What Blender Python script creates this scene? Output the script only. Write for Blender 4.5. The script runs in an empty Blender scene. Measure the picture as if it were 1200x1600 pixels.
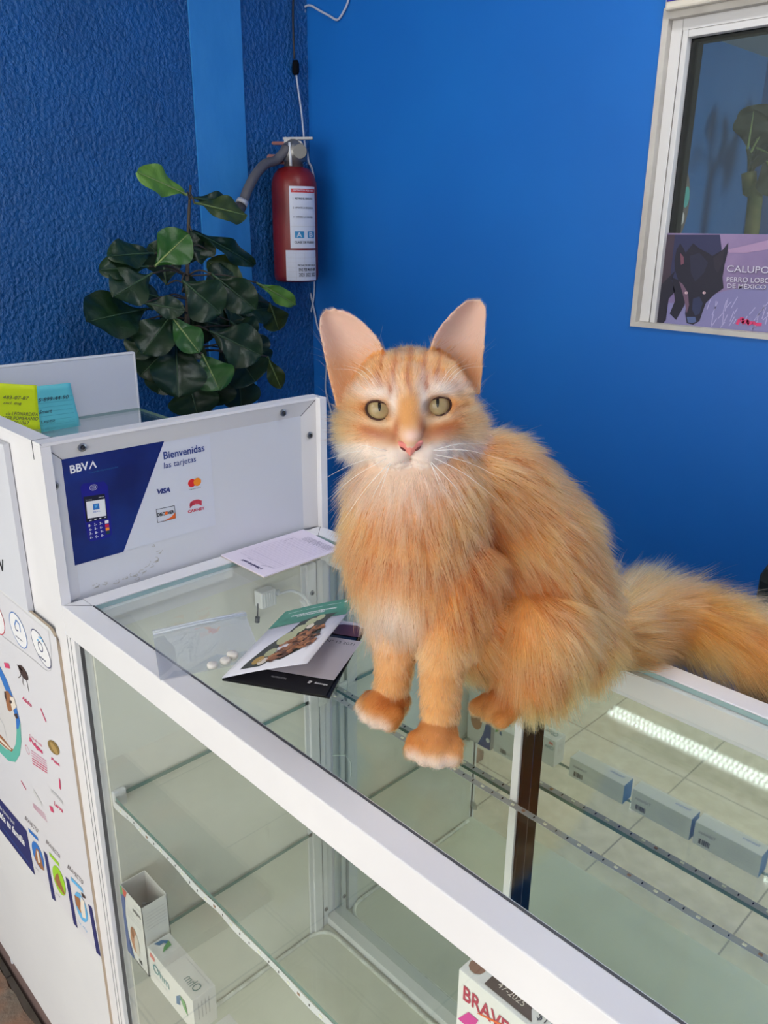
import bpy, bmesh, math, random
import numpy as np
from mathutils import Vector, Matrix
random.seed(7)
rng = np.random.default_rng(11)
SC = bpy.context.scene
COL = SC.collection
PI = math.pi

# ------------------------------------------------------------------ camera, world, light, exposure
T = 1.05                                   # height of the counter top above the floor
CAM = np.array([0.8898, -0.3354, T + 0.4286])
YAW, PITCH, ROLL, FPX = 0.7971, 0.3390, 0.0093, 1267.8
cf = np.array([-math.sin(YAW) * math.cos(PITCH), math.cos(YAW) * math.cos(PITCH), -math.sin(PITCH)])
cr0 = np.array([math.cos(YAW), math.sin(YAW), 0.0])
cu0 = np.cross(cr0, cf)
cr = math.cos(ROLL) * cr0 + math.sin(ROLL) * cu0
cu = -math.sin(ROLL) * cr0 + math.cos(ROLL) * cu0
cam_d = bpy.data.cameras.new('camera')
cam = bpy.data.objects.new('camera', cam_d)
COL.objects.link(cam)
M = Matrix(((cr[0], cu[0], -cf[0]), (cr[1], cu[1], -cf[1]), (cr[2], cu[2], -cf[2])))
cam.matrix_world = Matrix.Translation(Vector(CAM)) @ M.to_4x4()
cam_d.sensor_fit = 'VERTICAL'
cam_d.sensor_height = 36.0
cam_d.lens = FPX / 1600 * 36.0
cam_d.clip_start = 0.02
SC.camera = cam

SC.view_settings.view_transform = 'Standard'
SC.view_settings.look = 'None'
SC.view_settings.gamma = 1.0
SC.view_settings.use_curve_mapping = False
SC.view_settings.exposure = -0.12

W = bpy.data.worlds.new('sky')
SC.world = W
W.use_nodes = True
bg = W.node_tree.nodes['Background']
bg.inputs[0].default_value = (1.0, 0.985, 0.96, 1)
bg.inputs[1].default_value = 2.1
SC.cycles.max_bounces = 14
SC.cycles.transparent_max_bounces = 24
SC.cycles.glossy_bounces = 6
SC.cycles.blur_glossy = 0.6


def area(name, loc, target, sx, sy, power, color):
    l = bpy.data.lights.new(name, 'AREA')
    l.shape = 'RECTANGLE'
    l.size, l.size_y, l.energy, l.color = sx, sy, power, color
    o = bpy.data.objects.new(name, l)
    COL.objects.link(o)
    o.location = loc
    o.rotation_euler = (Vector(target) - Vector(loc)).to_track_quat('-Z', 'Y').to_euler()
    return o


# daylight coming in through the open shop front, behind and to the right of the camera
area('storefront_daylight', (1.4, -3.7, 1.45), (0.2, 0.6, 1.0), 3.6, 2.2, 62, (1.0, 0.975, 0.94))


# ------------------------------------------------------------------ helpers
def lin(c):
    return tuple(((v / 255) / 12.92 if v / 255 <= 0.04045 else ((v / 255 + 0.055) / 1.055) ** 2.4) for v in c[:3])


def setin(n, name, v):
    if name in n.inputs:
        n.inputs[name].default_value = v


MATS = {}


def mat(name, rgb, rough=0.5, metal=0.0, spec=0.5, trans=0.0, coat=0.0):
    if name in MATS:
        return MATS[name]
    m = bpy.data.materials.new(name)
    m.use_nodes = True
    b = m.node_tree.nodes['Principled BSDF']
    setin(b, 'Base Color', (*lin(rgb), 1))
    setin(b, 'Roughness', rough)
    setin(b, 'Metallic', metal)
    setin(b, 'Specular IOR Level', spec)
    setin(b, 'Transmission Weight', trans)
    setin(b, 'Coat Weight', coat)
    MATS[name] = m
    return m


def noise_mat(name, rgb, rgb2, scale, rough=0.6, bump=0.0, bscale=None, detail=4, stretch=(1, 1, 1), dist=0.002, spec=0.5, lo=0.35, hi=0.65):
    m = mat(name, rgb, rough, spec=spec)
    nt = m.node_tree
    b = nt.nodes['Principled BSDF']
    tc = nt.nodes.new('ShaderNodeTexCoord')
    mp = nt.nodes.new('ShaderNodeMapping')
    mp.inputs['Scale'].default_value = stretch
    nt.links.new(tc.outputs['Object'], mp.inputs[0])
    n = nt.nodes.new('ShaderNodeTexNoise')
    n.inputs['Scale'].default_value = scale
    n.inputs['Detail'].default_value = detail
    nt.links.new(mp.outputs[0], n.inputs['Vector'])
    r = nt.nodes.new('ShaderNodeValToRGB')
    r.color_ramp.elements[0].position = lo
    r.color_ramp.elements[1].position = hi
    r.color_ramp.elements[0].color = (*lin(rgb), 1)
    r.color_ramp.elements[1].color = (*lin(rgb2), 1)
    nt.links.new(n.outputs['Fac'], r.inputs[0])
    nt.links.new(r.outputs[0], b.inputs['Base Color'])
    if bump:
        n2 = nt.nodes.new('ShaderNodeTexNoise')
        n2.inputs['Scale'].default_value = bscale or scale
        n2.inputs['Detail'].default_value = 6
        nt.links.new(mp.outputs[0], n2.inputs['Vector'])
        bp = nt.nodes.new('ShaderNodeBump')
        bp.inputs['Strength'].default_value = bump
        bp.inputs['Distance'].default_value = dist
        nt.links.new(n2.outputs['Fac'], bp.inputs['Height'])
        nt.links.new(bp.outputs[0], b.inputs['Normal'])
    return m


def glass_mat(name, tint, refl=1.0, haze=0.0, gcol=(1, 1, 1)):
    """clear sheet glass: tinted straight-through transmission plus a Schlick mirror reflection"""
    m = bpy.data.materials.new(name)
    m.use_nodes = True
    nt = m.node_tree
    nt.nodes.clear()
    out = nt.nodes.new('ShaderNodeOutputMaterial')
    tr = nt.nodes.new('ShaderNodeBsdfTransparent')
    tr.inputs[0].default_value = (*tint, 1)
    gl = nt.nodes.new('ShaderNodeBsdfGlossy')
    gl.inputs['Roughness'].default_value = 0.01
    gl.inputs['Color'].default_value = (*gcol, 1)
    lw = nt.nodes.new('ShaderNodeLayerWeight')
    lw.inputs['Blend'].default_value = 0.5
    pw = nt.nodes.new('ShaderNodeMath')
    pw.operation = 'POWER'
    pw.inputs[1].default_value = 4.5
    nt.links.new(lw.outputs['Facing'], pw.inputs[0])
    ml = nt.nodes.new('ShaderNodeMath')
    ml.operation = 'MULTIPLY_ADD'
    ml.inputs[1].default_value = 0.9 * refl
    ml.inputs[2].default_value = 0.04 * refl
    ml.use_clamp = True
    nt.links.new(pw.outputs[0], ml.inputs[0])
    mx = nt.nodes.new('ShaderNodeMixShader')
    nt.links.new(ml.outputs[0], mx.inputs[0])
    nt.links.new(tr.outputs[0], mx.inputs[1])
    nt.links.new(gl.outputs[0], mx.inputs[2])
    last = mx
    if haze:
        df = nt.nodes.new('ShaderNodeBsdfDiffuse')
        df.inputs[0].default_value = (0.75, 0.8, 0.85, 1)
        mh = nt.nodes.new('ShaderNodeMixShader')
        mh.inputs[0].default_value = haze
        nt.links.new(mx.outputs[0], mh.inputs[1])
        nt.links.new(df.outputs[0], mh.inputs[2])
        last = mh
    nt.links.new(last.outputs[0], out.inputs[0])
    MATS[name] = m
    return m


def emit_mat(name, rgb, s):
    m = bpy.data.materials.new(name)
    m.use_nodes = True
    b = m.node_tree.nodes['Principled BSDF']
    setin(b, 'Base Color', (0.8, 0.8, 0.8, 1))
    setin(b, 'Emission Color', (*rgb, 1))
    setin(b, 'Emission Strength', s)
    return m


def link_mesh(name, me, mats, parent=None, smooth=False):
    o = bpy.data.objects.new(name, me)
    for m in (mats if isinstance(mats, (list, tuple)) else [mats]):
        me.materials.append(m)
    if smooth:
        me.polygons.foreach_set('use_smooth', [True] * len(me.polygons))
    COL.objects.link(o)
    if parent is not None:
        o.parent = parent
        o.matrix_parent_inverse = Matrix.Identity(4)
        bpy.context.view_layer.update()
        o.matrix_parent_inverse = parent.matrix_world.inverted()
    return o


def obj(name, bm, mats, parent=None, smooth=False):
    me = bpy.data.meshes.new(name)
    bmesh.ops.recalc_face_normals(bm, faces=bm.faces)
    bm.to_mesh(me)
    bm.free()
    return link_mesh(name, me, mats, parent, smooth)


def objraw(name, bm, mats, parent=None, smooth=False):
    me = bpy.data.meshes.new(name)
    bm.to_mesh(me)
    bm.free()
    return link_mesh(name, me, mats, parent, smooth)


def tag(o, label=None, cat=None, group=None, kind=None):
    if label: o['label'] = label
    if cat: o['category'] = cat
    if group: o['group'] = group
    if kind: o['kind'] = kind
    return o


def empty(name, loc, label=None, cat=None, group=None):
    o = bpy.data.objects.new(name, None)
    o.empty_display_size = 0.05
    COL.objects.link(o)
    o.location = loc
    bpy.context.view_layer.update()
    return tag(o, label, cat, group)


def box(bm, x0, x1, y0, y1, z0, z1, bev=0.0, mi=0):
    x0, x1 = min(x0, x1), max(x0, x1)
    y0, y1 = min(y0, y1), max(y0, y1)
    z0, z1 = min(z0, z1), max(z0, z1)
    r = bmesh.ops.create_cube(bm, size=1.0)
    vs = r['verts']
    for v in vs:
        v.co = Vector((x0 + (v.co.x + .5) * (x1 - x0), y0 + (v.co.y + .5) * (y1 - y0), z0 + (v.co.z + .5) * (z1 - z0)))
    fs = set(f for v in vs for f in v.link_faces)
    for f in fs:
        f.material_index = mi
    if bev:
        es = list(set(e for v in vs for e in v.link_edges))
        r2 = bmesh.ops.bevel(bm, geom=es, offset=bev, segments=2, affect='EDGES', profile=0.5)
        for f in r2['faces']:
            f.material_index = mi
    return bm


def B(*a, **k):
    return box(bmesh.new(), *a, **k)


def obox(bm, c, ax, ay, az, hx, hy, hz, mi=0, bev=0):
    """oriented box: centre, unit axes, half sizes"""
    r = bmesh.ops.create_cube(bm, size=2.0)
    c, ax, ay, az = map(Vector, (c, ax, ay, az))
    vs = r['verts']
    for v in vs:
        x, y, z = v.co
        v.co = c + ax * (x * hx) + ay * (y * hy) + az * (z * hz)
    for f in set(f for v in vs for f in v.link_faces):
        f.material_index = mi
    if bev:
        es = list(set(e for v in vs for e in v.link_edges))
        bmesh.ops.bevel(bm, geom=es, offset=bev, segments=2, affect='EDGES')
    return bm


def spline(pts, n=8):
    pts = [np.array(q, float) for q in pts]
    if len(pts) < 3:
        return pts
    P = [2 * pts[0] - pts[1]] + pts + [2 * pts[-1] - pts[-2]]
    out = []
    for i in range(1, len(P) - 2):
        for k in range(n):
            t = k / n
            a, b, c, d = P[i - 1], P[i], P[i + 1], P[i + 2]
            out.append(0.5 * ((2 * b) + (-a + c) * t + (2 * a - 5 * b + 4 * c - d) * t * t + (-a + 3 * b - 3 * c + d) * t ** 3))
    out.append(pts[-1])
    return out


def tube(bm, pts, rad, seg=10, mi=0, cap=True):
    pts = [Vector(q) for q in pts]
    n = len(pts)
    if not hasattr(rad, '__len__'):
        rad = [rad] * n
    rings = []
    up = Vector((0, 0, 1))
    t0 = (pts[1] - pts[0]).normalized()
    nrm = t0.cross(up)
    if nrm.length < 1e-3:
        nrm = t0.cross(Vector((1, 0, 0)))
    nrm.normalize()
    for i in range(n):
        t = (pts[min(i + 1, n - 1)] - pts[max(i - 1, 0)]).normalized()
        nrm = (nrm - t * nrm.dot(t)).normalized()
        b = t.cross(nrm)
        rings.append([bm.verts.new(pts[i] + (nrm * math.cos(a) + b * math.sin(a)) * rad[i]) for a in [2 * PI * k / seg for k in range(seg)]])
    for i in range(n - 1):
        for k in range(seg):
            f = bm.faces.new((rings[i][k], rings[i][(k + 1) % seg], rings[i + 1][(k + 1) % seg], rings[i + 1][k]))
            f.material_index = mi
            f.smooth = True
    if cap:
        for rg in (rings[0], rings[-1]):
            f = bm.faces.new(rg)
            f.material_index = mi
    return bm


def lathe(bm, c, prof, seg=32, mi=0):
    """prof: list of (r,z) relative to centre c"""
    c = Vector(c)
    rings = []
    for r, z in prof:
        rings.append([bm.verts.new(c + Vector((r * math.cos(2 * PI * k / seg), r * math.sin(2 * PI * k / seg), z))) for k in range(seg)])
    for i in range(len(prof) - 1):
        for k in range(seg):
            f = bm.faces.new((rings[i][k], rings[i][(k + 1) % seg], rings[i + 1][(k + 1) % seg], rings[i + 1][k]))
            f.material_index = mi
            f.smooth = True
    for rg in (rings[0], rings[-1]):
        f = bm.faces.new(rg)
        f.material_index = mi
    return bm


def sight(px, py):
    """direction of a photo pixel, unit depth (used to read real positions off known planes)"""
    return cf + cr * ((px - 600) / FPX) - cu * ((py - 800) / FPX)


def on(px, py, ax, val):
    d = sight(px, py)
    return CAM + d * ((val - CAM[ax]) / d[ax])


class Plane:
    """a flat real surface carrying print: origin, right, up, outward normal"""

    def __init__(s, o, r, u, n):
        s.o, s.r, s.u, s.n = [np.array(v, float) for v in (o, r, u, n)]
        s.r /= np.linalg.norm(s.r)
        s.n /= np.linalg.norm(s.n)
        s.u /= np.linalg.norm(s.u)

    def px(s, x, y):
        d = sight(x, y)
        q = CAM + d * (((s.o - CAM) @ s.n) / (d @ s.n)) - s.o
        a, b = q @ s.r, q @ s.u
        c = s.r @ s.u
        den = 1 - c * c
        return np.array([(a - b * c) / den, (b - a * c) / den])

    def w(s, q, h=0.0):
        return Vector(s.o + s.r * q[0] + s.u * q[1] + s.n * h)


GL = {}


def glyphs(txt, bold=0.0, shear=0.0, spacing=1.0):
    key = (txt, bold, shear, spacing)
    if key in GL:
        return GL[key]
    cu_ = bpy.data.curves.new('tmp', 'FONT')
    cu_.body = txt
    cu_.size = 1
    cu_.offset = bold
    cu_.shear = shear
    cu_.space_character = spacing
    cu_.resolution_u = 3
    o = bpy.data.objects.new('tmp', cu_)
    COL.objects.link(o)
    dg = bpy.context.evaluated_depsgraph_get()
    me = bpy.data.meshes.new_from_object(o.evaluated_get(dg))
    v = np.array([q.co[:2] for q in me.vertices])
    f = [tuple(q.vertices) for q in me.polygons]
    bpy.data.objects.remove(o)
    bpy.data.curves.remove(cu_)
    bpy.data.meshes.remove(me)
    mn, mx = v.min(0), v.max(0)
    v = (v - mn) / (mx - mn)
    GL[key] = (v, f)
    return GL[key]


class Print:
    def __init__(s, plane, lift=0.0004, step=0.00012):
        s.P, s.bm, s.mats, s.lift, s.step, s.k = plane, bmesh.new(), [], lift, step, 0

    def mi(s, m):
        if m not in s.mats:
            s.mats.append(m)
        return s.mats.index(m)

    def poly2(s, pts, m, layer=1):
        vs = [s.bm.verts.new(s.P.w(q, s.lift + layer * s.step)) for q in pts]
        try:
            f = s.bm.faces.new(vs)
            f.material_index = s.mi(m)
        except ValueError:
            pass

    def poly(s, pts, m, layer=1):
        s.poly2([s.P.px(*q) for q in pts], m, layer)

    def ell(s, c, a, b, m, layer=1, ring=0.0, n=28):
        """ellipse through px: centre, point on one axis, point on the other"""
        C, A, Bv = s.P.px(*c), s.P.px(*a), s.P.px(*b)
        A, Bv = A - C, Bv - C
        if ring:
            for k in range(n):
                t0, t1 = 2 * PI * k / n, 2 * PI * (k + 1) / n
                q = [C + A * math.cos(t0) + Bv * math.sin(t0), C + A * math.cos(t1) + Bv * math.sin(t1)]
                q2 = [C + (A * math.cos(t1) + Bv * math.sin(t1)) * (1 - ring), C + (A * math.cos(t0) + Bv * math.sin(t0)) * (1 - ring)]
                s.poly2(q + q2, m, layer)
        else:
            s.poly2([C + A * math.cos(2 * PI * k / n) + Bv * math.sin(2 * PI * k / n) for k in range(n)], m, layer)

    def line(s, pts, wd, m, layer=1):
        P = [s.P.px(*q) for q in pts]
        for a, b in zip(P[:-1], P[1:]):
            d = b - a
            L = np.linalg.norm(d)
            if L < 1e-7: continue
            nn = np.array([-d[1], d[0]]) / L * wd / 2
            s.poly2([a - nn, b - nn, b + nn, a + nn], m, layer)

    def text(s, t, bl, br, tl, m, layer=2, bold=0.0, shear=0.0, spacing=1.0):
        s.text2(t, s.P.px(*bl), s.P.px(*br), s.P.px(*tl), m, layer, bold, shear, spacing)

    def text2(s, t, a, b, c, m, layer=2, bold=0.0, shear=0.0, spacing=1.0):
        v, fs = glyphs(t, bold, shear, spacing)
        a, b, c = map(np.array, (a, b, c))
        vs = [s.bm.verts.new(s.P.w(a + (b - a) * q[0] + (c - a) * q[1], s.lift + layer * s.step)) for q in v]
        i = s.mi(m)
        for f in fs:
            try:
                s.bm.faces.new([vs[k] for k in f]).material_index = i
            except ValueError:
                pass

    def build(s, name, parent=None):
        return objraw(name, s.bm, s.mats, parent)


# ------------------------------------------------------------------ materials
white = noise_mat('white_lacquered_metal', (222, 221, 224), (229, 228, 230), 6, rough=0.32)
whiteB = mat('white_laminate', (216, 217, 221), 0.4)
panelw = mat('white_panel', (205, 207, 214), 0.35)
inner = noise_mat('cabinet_lining', (218, 217, 206), (228, 227, 216), 4, rough=0.45)
deckm = noise_mat('white_deck', (214, 214, 200), (228, 227, 214), 5, rough=0.35)
glass = glass_mat('counter_glass', (0.966, 0.982, 0.970), 0.65)
glassS = glass_mat('shelf_glass', (0.970, 0.981, 0.968), 0.8)
edge = mat('glass_edge', (104, 140, 134), 0.15)
edgeT = mat('top_glass_edge', (150, 180, 184), 0.15)
mirror = mat('mirror', (216, 223, 217), 0.02, metal=1.0)
black = mat('black_rubber', (16, 18, 22), 0.9, spec=.05)
darkline = mat('dark_joint', (70, 72, 78), 0.7)
steel = mat('steel', (150, 150, 150), 0.3, metal=0.9)
steeld = mat('dark_steel', (90, 90, 90), 0.4, metal=0.7)
beige = mat('beige_edge', (190, 172, 150), .5)
paper = mat('paper_white', (226, 224, 230), 0.6)
ink = mat('ink_black', (28, 28, 34), 0.6)

# ------------------------------------------------------------------ room shell
WX, WY, CH = -1.083, 1.28, 2.62      # left wall plane, back wall plane, ceiling height
blueL = noise_mat('rough_blue_plaster', (8, 80, 142), (11, 88, 154), 9, rough=0.36, bump=1.0, bscale=105, stretch=(1, 1, 0.9), dist=0.010)
blueR = noise_mat('smooth_blue_paint', (5, 100, 184), (7, 106, 190), 2.2, rough=0.5, bump=0.08, bscale=14, dist=0.002)
blueP = noise_mat('smooth_blue_sunlit', (44, 128, 198), (52, 136, 204), 12, rough=0.4, bump=0.35, bscale=50, stretch=(1, 1, .5), dist=0.002)
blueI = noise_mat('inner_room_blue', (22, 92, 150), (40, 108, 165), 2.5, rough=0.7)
grayC = noise_mat('ceiling_paint', (214, 214, 210), (222, 222, 218), 3, rough=0.8)

# tiled floor
ft = bpy.data.materials.new('beige_floor_tile')
ft.use_nodes = True
nt = ft.node_tree
bs = nt.nodes['Principled BSDF']
tc = nt.nodes.new('ShaderNodeTexCoord')
mp = nt.nodes.new('ShaderNodeMapping')
mp.inputs['Location'].default_value = (0.222, 0.145, 0)
mp.inputs['Scale'].default_value = (1, 1, 1)
nt.links.new(tc.outputs['Object'], mp.inputs[0])
bk = nt.nodes.new('ShaderNodeTexBrick')
bk.offset = 0.0
bk.inputs['Scale'].default_value = 1.0
bk.inputs['Brick Width'].default_value = 0.333
bk.inputs['Row Height'].default_value = 0.333
bk.inputs['Mortar Size'].default_value = 0.0022
bk.inputs['Mortar Smooth'].default_value = 0.1
bk.inputs['Mortar'].default_value = (*lin((128, 120, 108)), 1)
nz = nt.nodes.new('ShaderNodeTexNoise')
nz.inputs['Scale'].default_value = 28
nz.inputs['Detail'].default_value = 8
nt.links.new(tc.outputs['Object'], nz.inputs['Vector'])
rp = nt.nodes.new('ShaderNodeValToRGB')
rp.color_ramp.elements[0].position = .35
rp.color_ramp.elements[1].position = .7
rp.color_ramp.elements[0].color = (*lin((196, 184, 164)), 1)
rp.color_ramp.elements[1].color = (*lin((216, 205, 186)), 1)
nt.links.new(nz.outputs['Fac'], rp.inputs[0])
nt.links.new(rp.outputs[0], bk.inputs['Color1'])
nt.links.new(rp.outputs[0], bk.inputs['Color2'])
nt.links.new(mp.outputs[0], bk.inputs['Vector'])
nt.links.new(bk.outputs['Color'], bs.inputs['Base Color'])
bs.inputs['Roughness'].default_value = 0.3


def struct(name, bm, m):
    o = obj(name, bm, m)
    return tag(o, kind='structure')


struct('floor', B(-1.083, 3.3, -4.0, 1.28, -0.1, 0), ft)
struct('ceiling', B(-1.083, 3.3, -4.0, 1.28, CH, CH + 0.1), grayC)
struct('wall_left', B(WX - 0.15, WX, -.35, WY, 0, CH), blueL)
struct('wall_entrance', B(WX - 0.15, WX, -4.0, -.35, 0, CH), noise_mat('pale_wall_paint', (186, 190, 180), (194, 198, 188), 3, rough=.7))
struct('wall_right', B(3.3, 3.45, -2.2, WY, 0, CH), blueR)
# the back wall with its window opening
wx0, wz0, wx1, wz1 = -0.0125, T + 0.231, 1.15, T + 0.823
bm = bmesh.new()
box(bm, WX - 0.15, wx0, WY, WY + 0.055, 0, CH)
box(bm, wx1, 3.45, WY, WY + 0.055, 0, CH)
box(bm, wx0, wx1, WY, WY + 0.055, 0, wz0)
box(bm, wx0, wx1, WY, WY + 0.055, wz1, CH)
struct('wall_back', bm, blueR)
# smooth band on the left wall, sunlight put into its lighter blue
struct('sunlit_band_1', B(WX, WX + 0.006, 0.905, 1.057, 0, CH), blueP)

# window: plaster reveal, aluminium frame, glass
frm = mat('window_frame_white', (214, 212, 210), 0.4)
rev = noise_mat('window_reveal', (186, 180, 170), (200, 195, 186), 20, rough=0.7)
win = tag(bpy.data.objects.new('window_1', None), kind='structure')
COL.objects.link(win)
win.location = (0.5, WY, T + 0.5)
bm = bmesh.new()
d0, d1 = WY - 0.004, WY + 0.05
box(bm, wx0, wx0 + .012, d0, d1, wz0, wz1)
box(bm, wx0 + .0121, wx1, d0, d1 - .001, wz0, wz0 + .010)
box(bm, wx0 + .0121, wx1, d0, d1 - .001, wz1 - .02, wz1)
o = obj('window_reveal', bm, rev, win)
bm = bmesh.new()
f0, f1 = WY + 0.012, WY + 0.045
box(bm, wx0 + .012, wx0 + .034, f0, f1, wz0 + .01, wz1 - .02, .001)
box(bm, wx0 + .0345, wx1, f0, f1 - .001, wz1 - .040, wz1 - .02, .001)
box(bm, wx0 + .037, wx0 + .048, f0 - .002, f1, wz0 + .01, wz1 - .040, .001)
box(bm, wx0 + .0485, wx1, f0 - .002, f1 - .001, wz1 - .053, wz1 - .041, .001)
o = obj('window_frame', bm, frm, win)
bm = bmesh.new()
box(bm, wx0 + .048, wx0 + .060, f1 - .018, f1 + .008, wz0 + .01, wz1 - .05)
box(bm, wx0 + .048, wx1, f1 - .018, f1 + .008, wz1 - .060, wz1 - .053)
obj('rubber_gasket', bm, black, win)
obj('window_pane', B(wx0 + .05, wx1, f1 - .02, f1 - .015, wz0 + .01, wz1 - .055), glass_mat('window_glass', (0.8, 0.86, 0.86), 1.2), win)

# room seen through the window
RX = -0.05
struct('wall_far', B(RX - .1, 2.2, 1.86, 1.96, 0, CH), blueI)
struct('wall_inner', B(RX - .1, RX, WY + .055, 1.86, 0, CH), blueI)
innerC = mat('inner_ceiling', (176, 182, 176), 0.8)
struct('ceiling_inner', B(RX, 2.2, WY + .055, 1.86, T + 0.818, T + 0.9), innerC)
struct('floor_inner', B(RX, 2.2, WY + .055, 1.86, -.1, 0), ft)
area('inner_room_fill', (1.2, 1.62, 1.7), (0.0, 1.62, 1.5), .3, .3, 6.0, (0.95, 0.98, 1.0))  # added unseen light that brightens the inner room

# ------------------------------------------------------------------ glass counter
CT = empty('glass_display_counter', (0.8, 0.2, 0),
           'long white-framed glass display counter with mirrored back, cat sitting on top', 'display counter')
XL, CW, FW, FH = 1.62, 0.40, 0.0265, 0.0386
bm = bmesh.new()
zt, zb = T, T - FH
box(bm, 0.0, XL, 0, FW, zb, zt, .0012)
box(bm, 0.0, XL, CW - FW, CW, zb, zt, .0012)
box(bm, 0.0, FW, FW, CW - FW, zb, zt)
box(bm, XL - FW, XL, FW, CW - FW, zb, zt)
# ledge that carries the glass
for a in [(FW, XL - FW, FW, FW + .008), (FW, XL - FW, CW - FW - .008, CW - FW), (FW, FW + .008, FW, CW - FW)]:
    box(bm, a[0], a[1], a[2], a[3], zt - .018, zt - .0065)
obj('top_frame', bm, white, CT)
# fine dark joint at the frame mitre
bm = bmesh.new()
for a, b in (((0.001, 0.001), (FW, FW)), ((0.001, CW - .001), (FW, CW - FW))):
    d = Vector((b[0] - a[0], b[1] - a[1], 0)).normalized()
    obox(bm, ((a[0] + b[0]) / 2, (a[1] + b[1]) / 2, T + .0001), d, Vector((-d.y, d.x, 0)), (0, 0, 1), .017, .0003, .0002)
box(bm, FW - .0002, XL - FW, FW - .0002, FW + .0016, T - .0008, T + .0002)
obj('frame_joint', bm, darkline, CT)


def glass_slab(name, x0, x1, y0, y1, z0, z1, gm, em, parent):
    bm = B(x0, x1, y0, y1, z0, z1)
    big = max((x1 - x0) * (y1 - y0), (x1 - x0) * (z1 - z0), (y1 - y0) * (z1 - z0))
    for f in bm.faces:
        f.material_index = 0 if f.calc_area() > big * .9 else 1
    return obj(name, bm, [gm, em], parent)


glass_slab('top_glass', FW + .0016, XL - FW, FW + .0016, CW - FW - .0010, T - .006, T - .0004, glass, edgeT, CT)
# posts
DK = T - 0.736
for nm, x0, x1, y0, y1 in (('corner_post', 0.0, .0225, 0.0, .02), ('corner_post', XL - .0225, XL, 0, .02), ('corner_post', XL - .0225, XL, CW - .02, CW)):
    obj(nm, B(x0, x1, y0, y1, 0.06, T - FH, .0008), white, CT)
bm = bmesh.new()
box(bm, 0.0, .0265, CW - .03, CW, .06, T - FH, .0008)
box(bm, .0265, .030, .338, .345, DK, T - FH)
box(bm, .0265, .034, .345, .362, DK, T - FH, .001)
box(bm, .0265, .031, .366, .376, DK, T - FH, .001)
obj('rear_upright', bm, whiteB, CT)
bm = bmesh.new()
box(bm, 0.0035, .0040, -.0004, .0005, 0.06, T - FH)
box(bm, 0.0125, .0130, -.0004, .0005, 0.06, T - FH)
obj('post_groove', bm, darkline, CT)
glass_slab('front_glass', .0225, XL - .0225, .006, .011, DK - .01, T - FH + .004, glass, edge, CT)
obj('end_panel', B(0.004, .0265, .02, CW - .03, .06, T - FH, 0), inner, CT)
obj('deck', B(0.0265, XL - .0225, .012, CW - .012, DK - .02, DK, 0), deckm, CT)
obj('kick_panel', B(0.0225, XL - .0225, .002, .012, .06, DK - .01, 0), whiteB, CT)
obj('plinth', B(0.0, XL, .01, CW - .01, 0, .06, 0), mat('plinth_grey', (120, 118, 120), .6), CT)
# white sealant bead round the deck
bm = bmesh.new()
sealp = [(XL - .03, CW - .034, DK + .002), (.4, CW - .034, DK + .002), (.12, CW - .034, DK + .002), (.08, CW - .034, DK + .002), (.06, CW - .034, DK + .002), (.045, CW - .04, DK + .002), (.034, CW - .055, DK + .002), (.032, CW - .08, DK + .002), (.032, CW - .12, DK + .002), (.032, .03, DK + .002)]
tube(bm, spline(sealp, 6), .0035, 6)
obj('sealant_bead', bm, noise_mat('sealant', (196, 196, 188), (224, 226, 222), 90, .6), CT)
# mirrored sliding doors, rail and stile
M1, M2, XD = 0.392, 0.412, 0.400
DT = DK + .016
obj('door_track', B(.0265, XL - .0225, M1 - .018, M1 + .012, DK, DT, .001), whiteB, CT)
obj('door_track', B(.0265, XL - .0225, M1 - .006, M1 + .02, T - FH - .012, T - FH, .001), whiteB, CT)
md = obj('mirror_door', B(.030, XD - .004, M1, M1 + .004, DT, T - FH - .012), mirror, CT)
md['label'] = 'near mirrored sliding door with white stile'
obj('door_stile', B(XD - .014, XD - .003, M1 - .004, M1 + .006, DT, T - FH - .01, .0008), white, md)
obj('rubber_seal', B(XD - .0028, XD + .001, M1 + .000, M1 + .0195, DT, T - FH - .012), black, md)
md2 = obj('mirror_door', B(XD + .001, XL - .025, M2, M2 + .004, DT, T - FH - .012), mirror, CT)
# shelves
SH1, SH2 = T - 0.268, T - 0.520
whitep = mat('white_plastic', (222, 224, 226), .35)
for z in (SH1, SH2):
    s = glass_slab('glass_shelf', .030, XL - .03, .022, .384, z - .006, z, glassS, edge, CT)
    for y in (.030, .372):
        bm = B(.0265, .034, y - .010, y + .008, z - .018, z + .006, .002)
        obj('shelf_clip', bm, whitep, s)
led = mat('led_strip_tape', (222, 223, 226), .5)
ledg = mat('led_strip_grey', (166, 170, 172), .45)
chip = mat('led_chip', (236, 236, 214), .3)
pad_c = mat('copper_pad', (150, 112, 84), .5)


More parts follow.
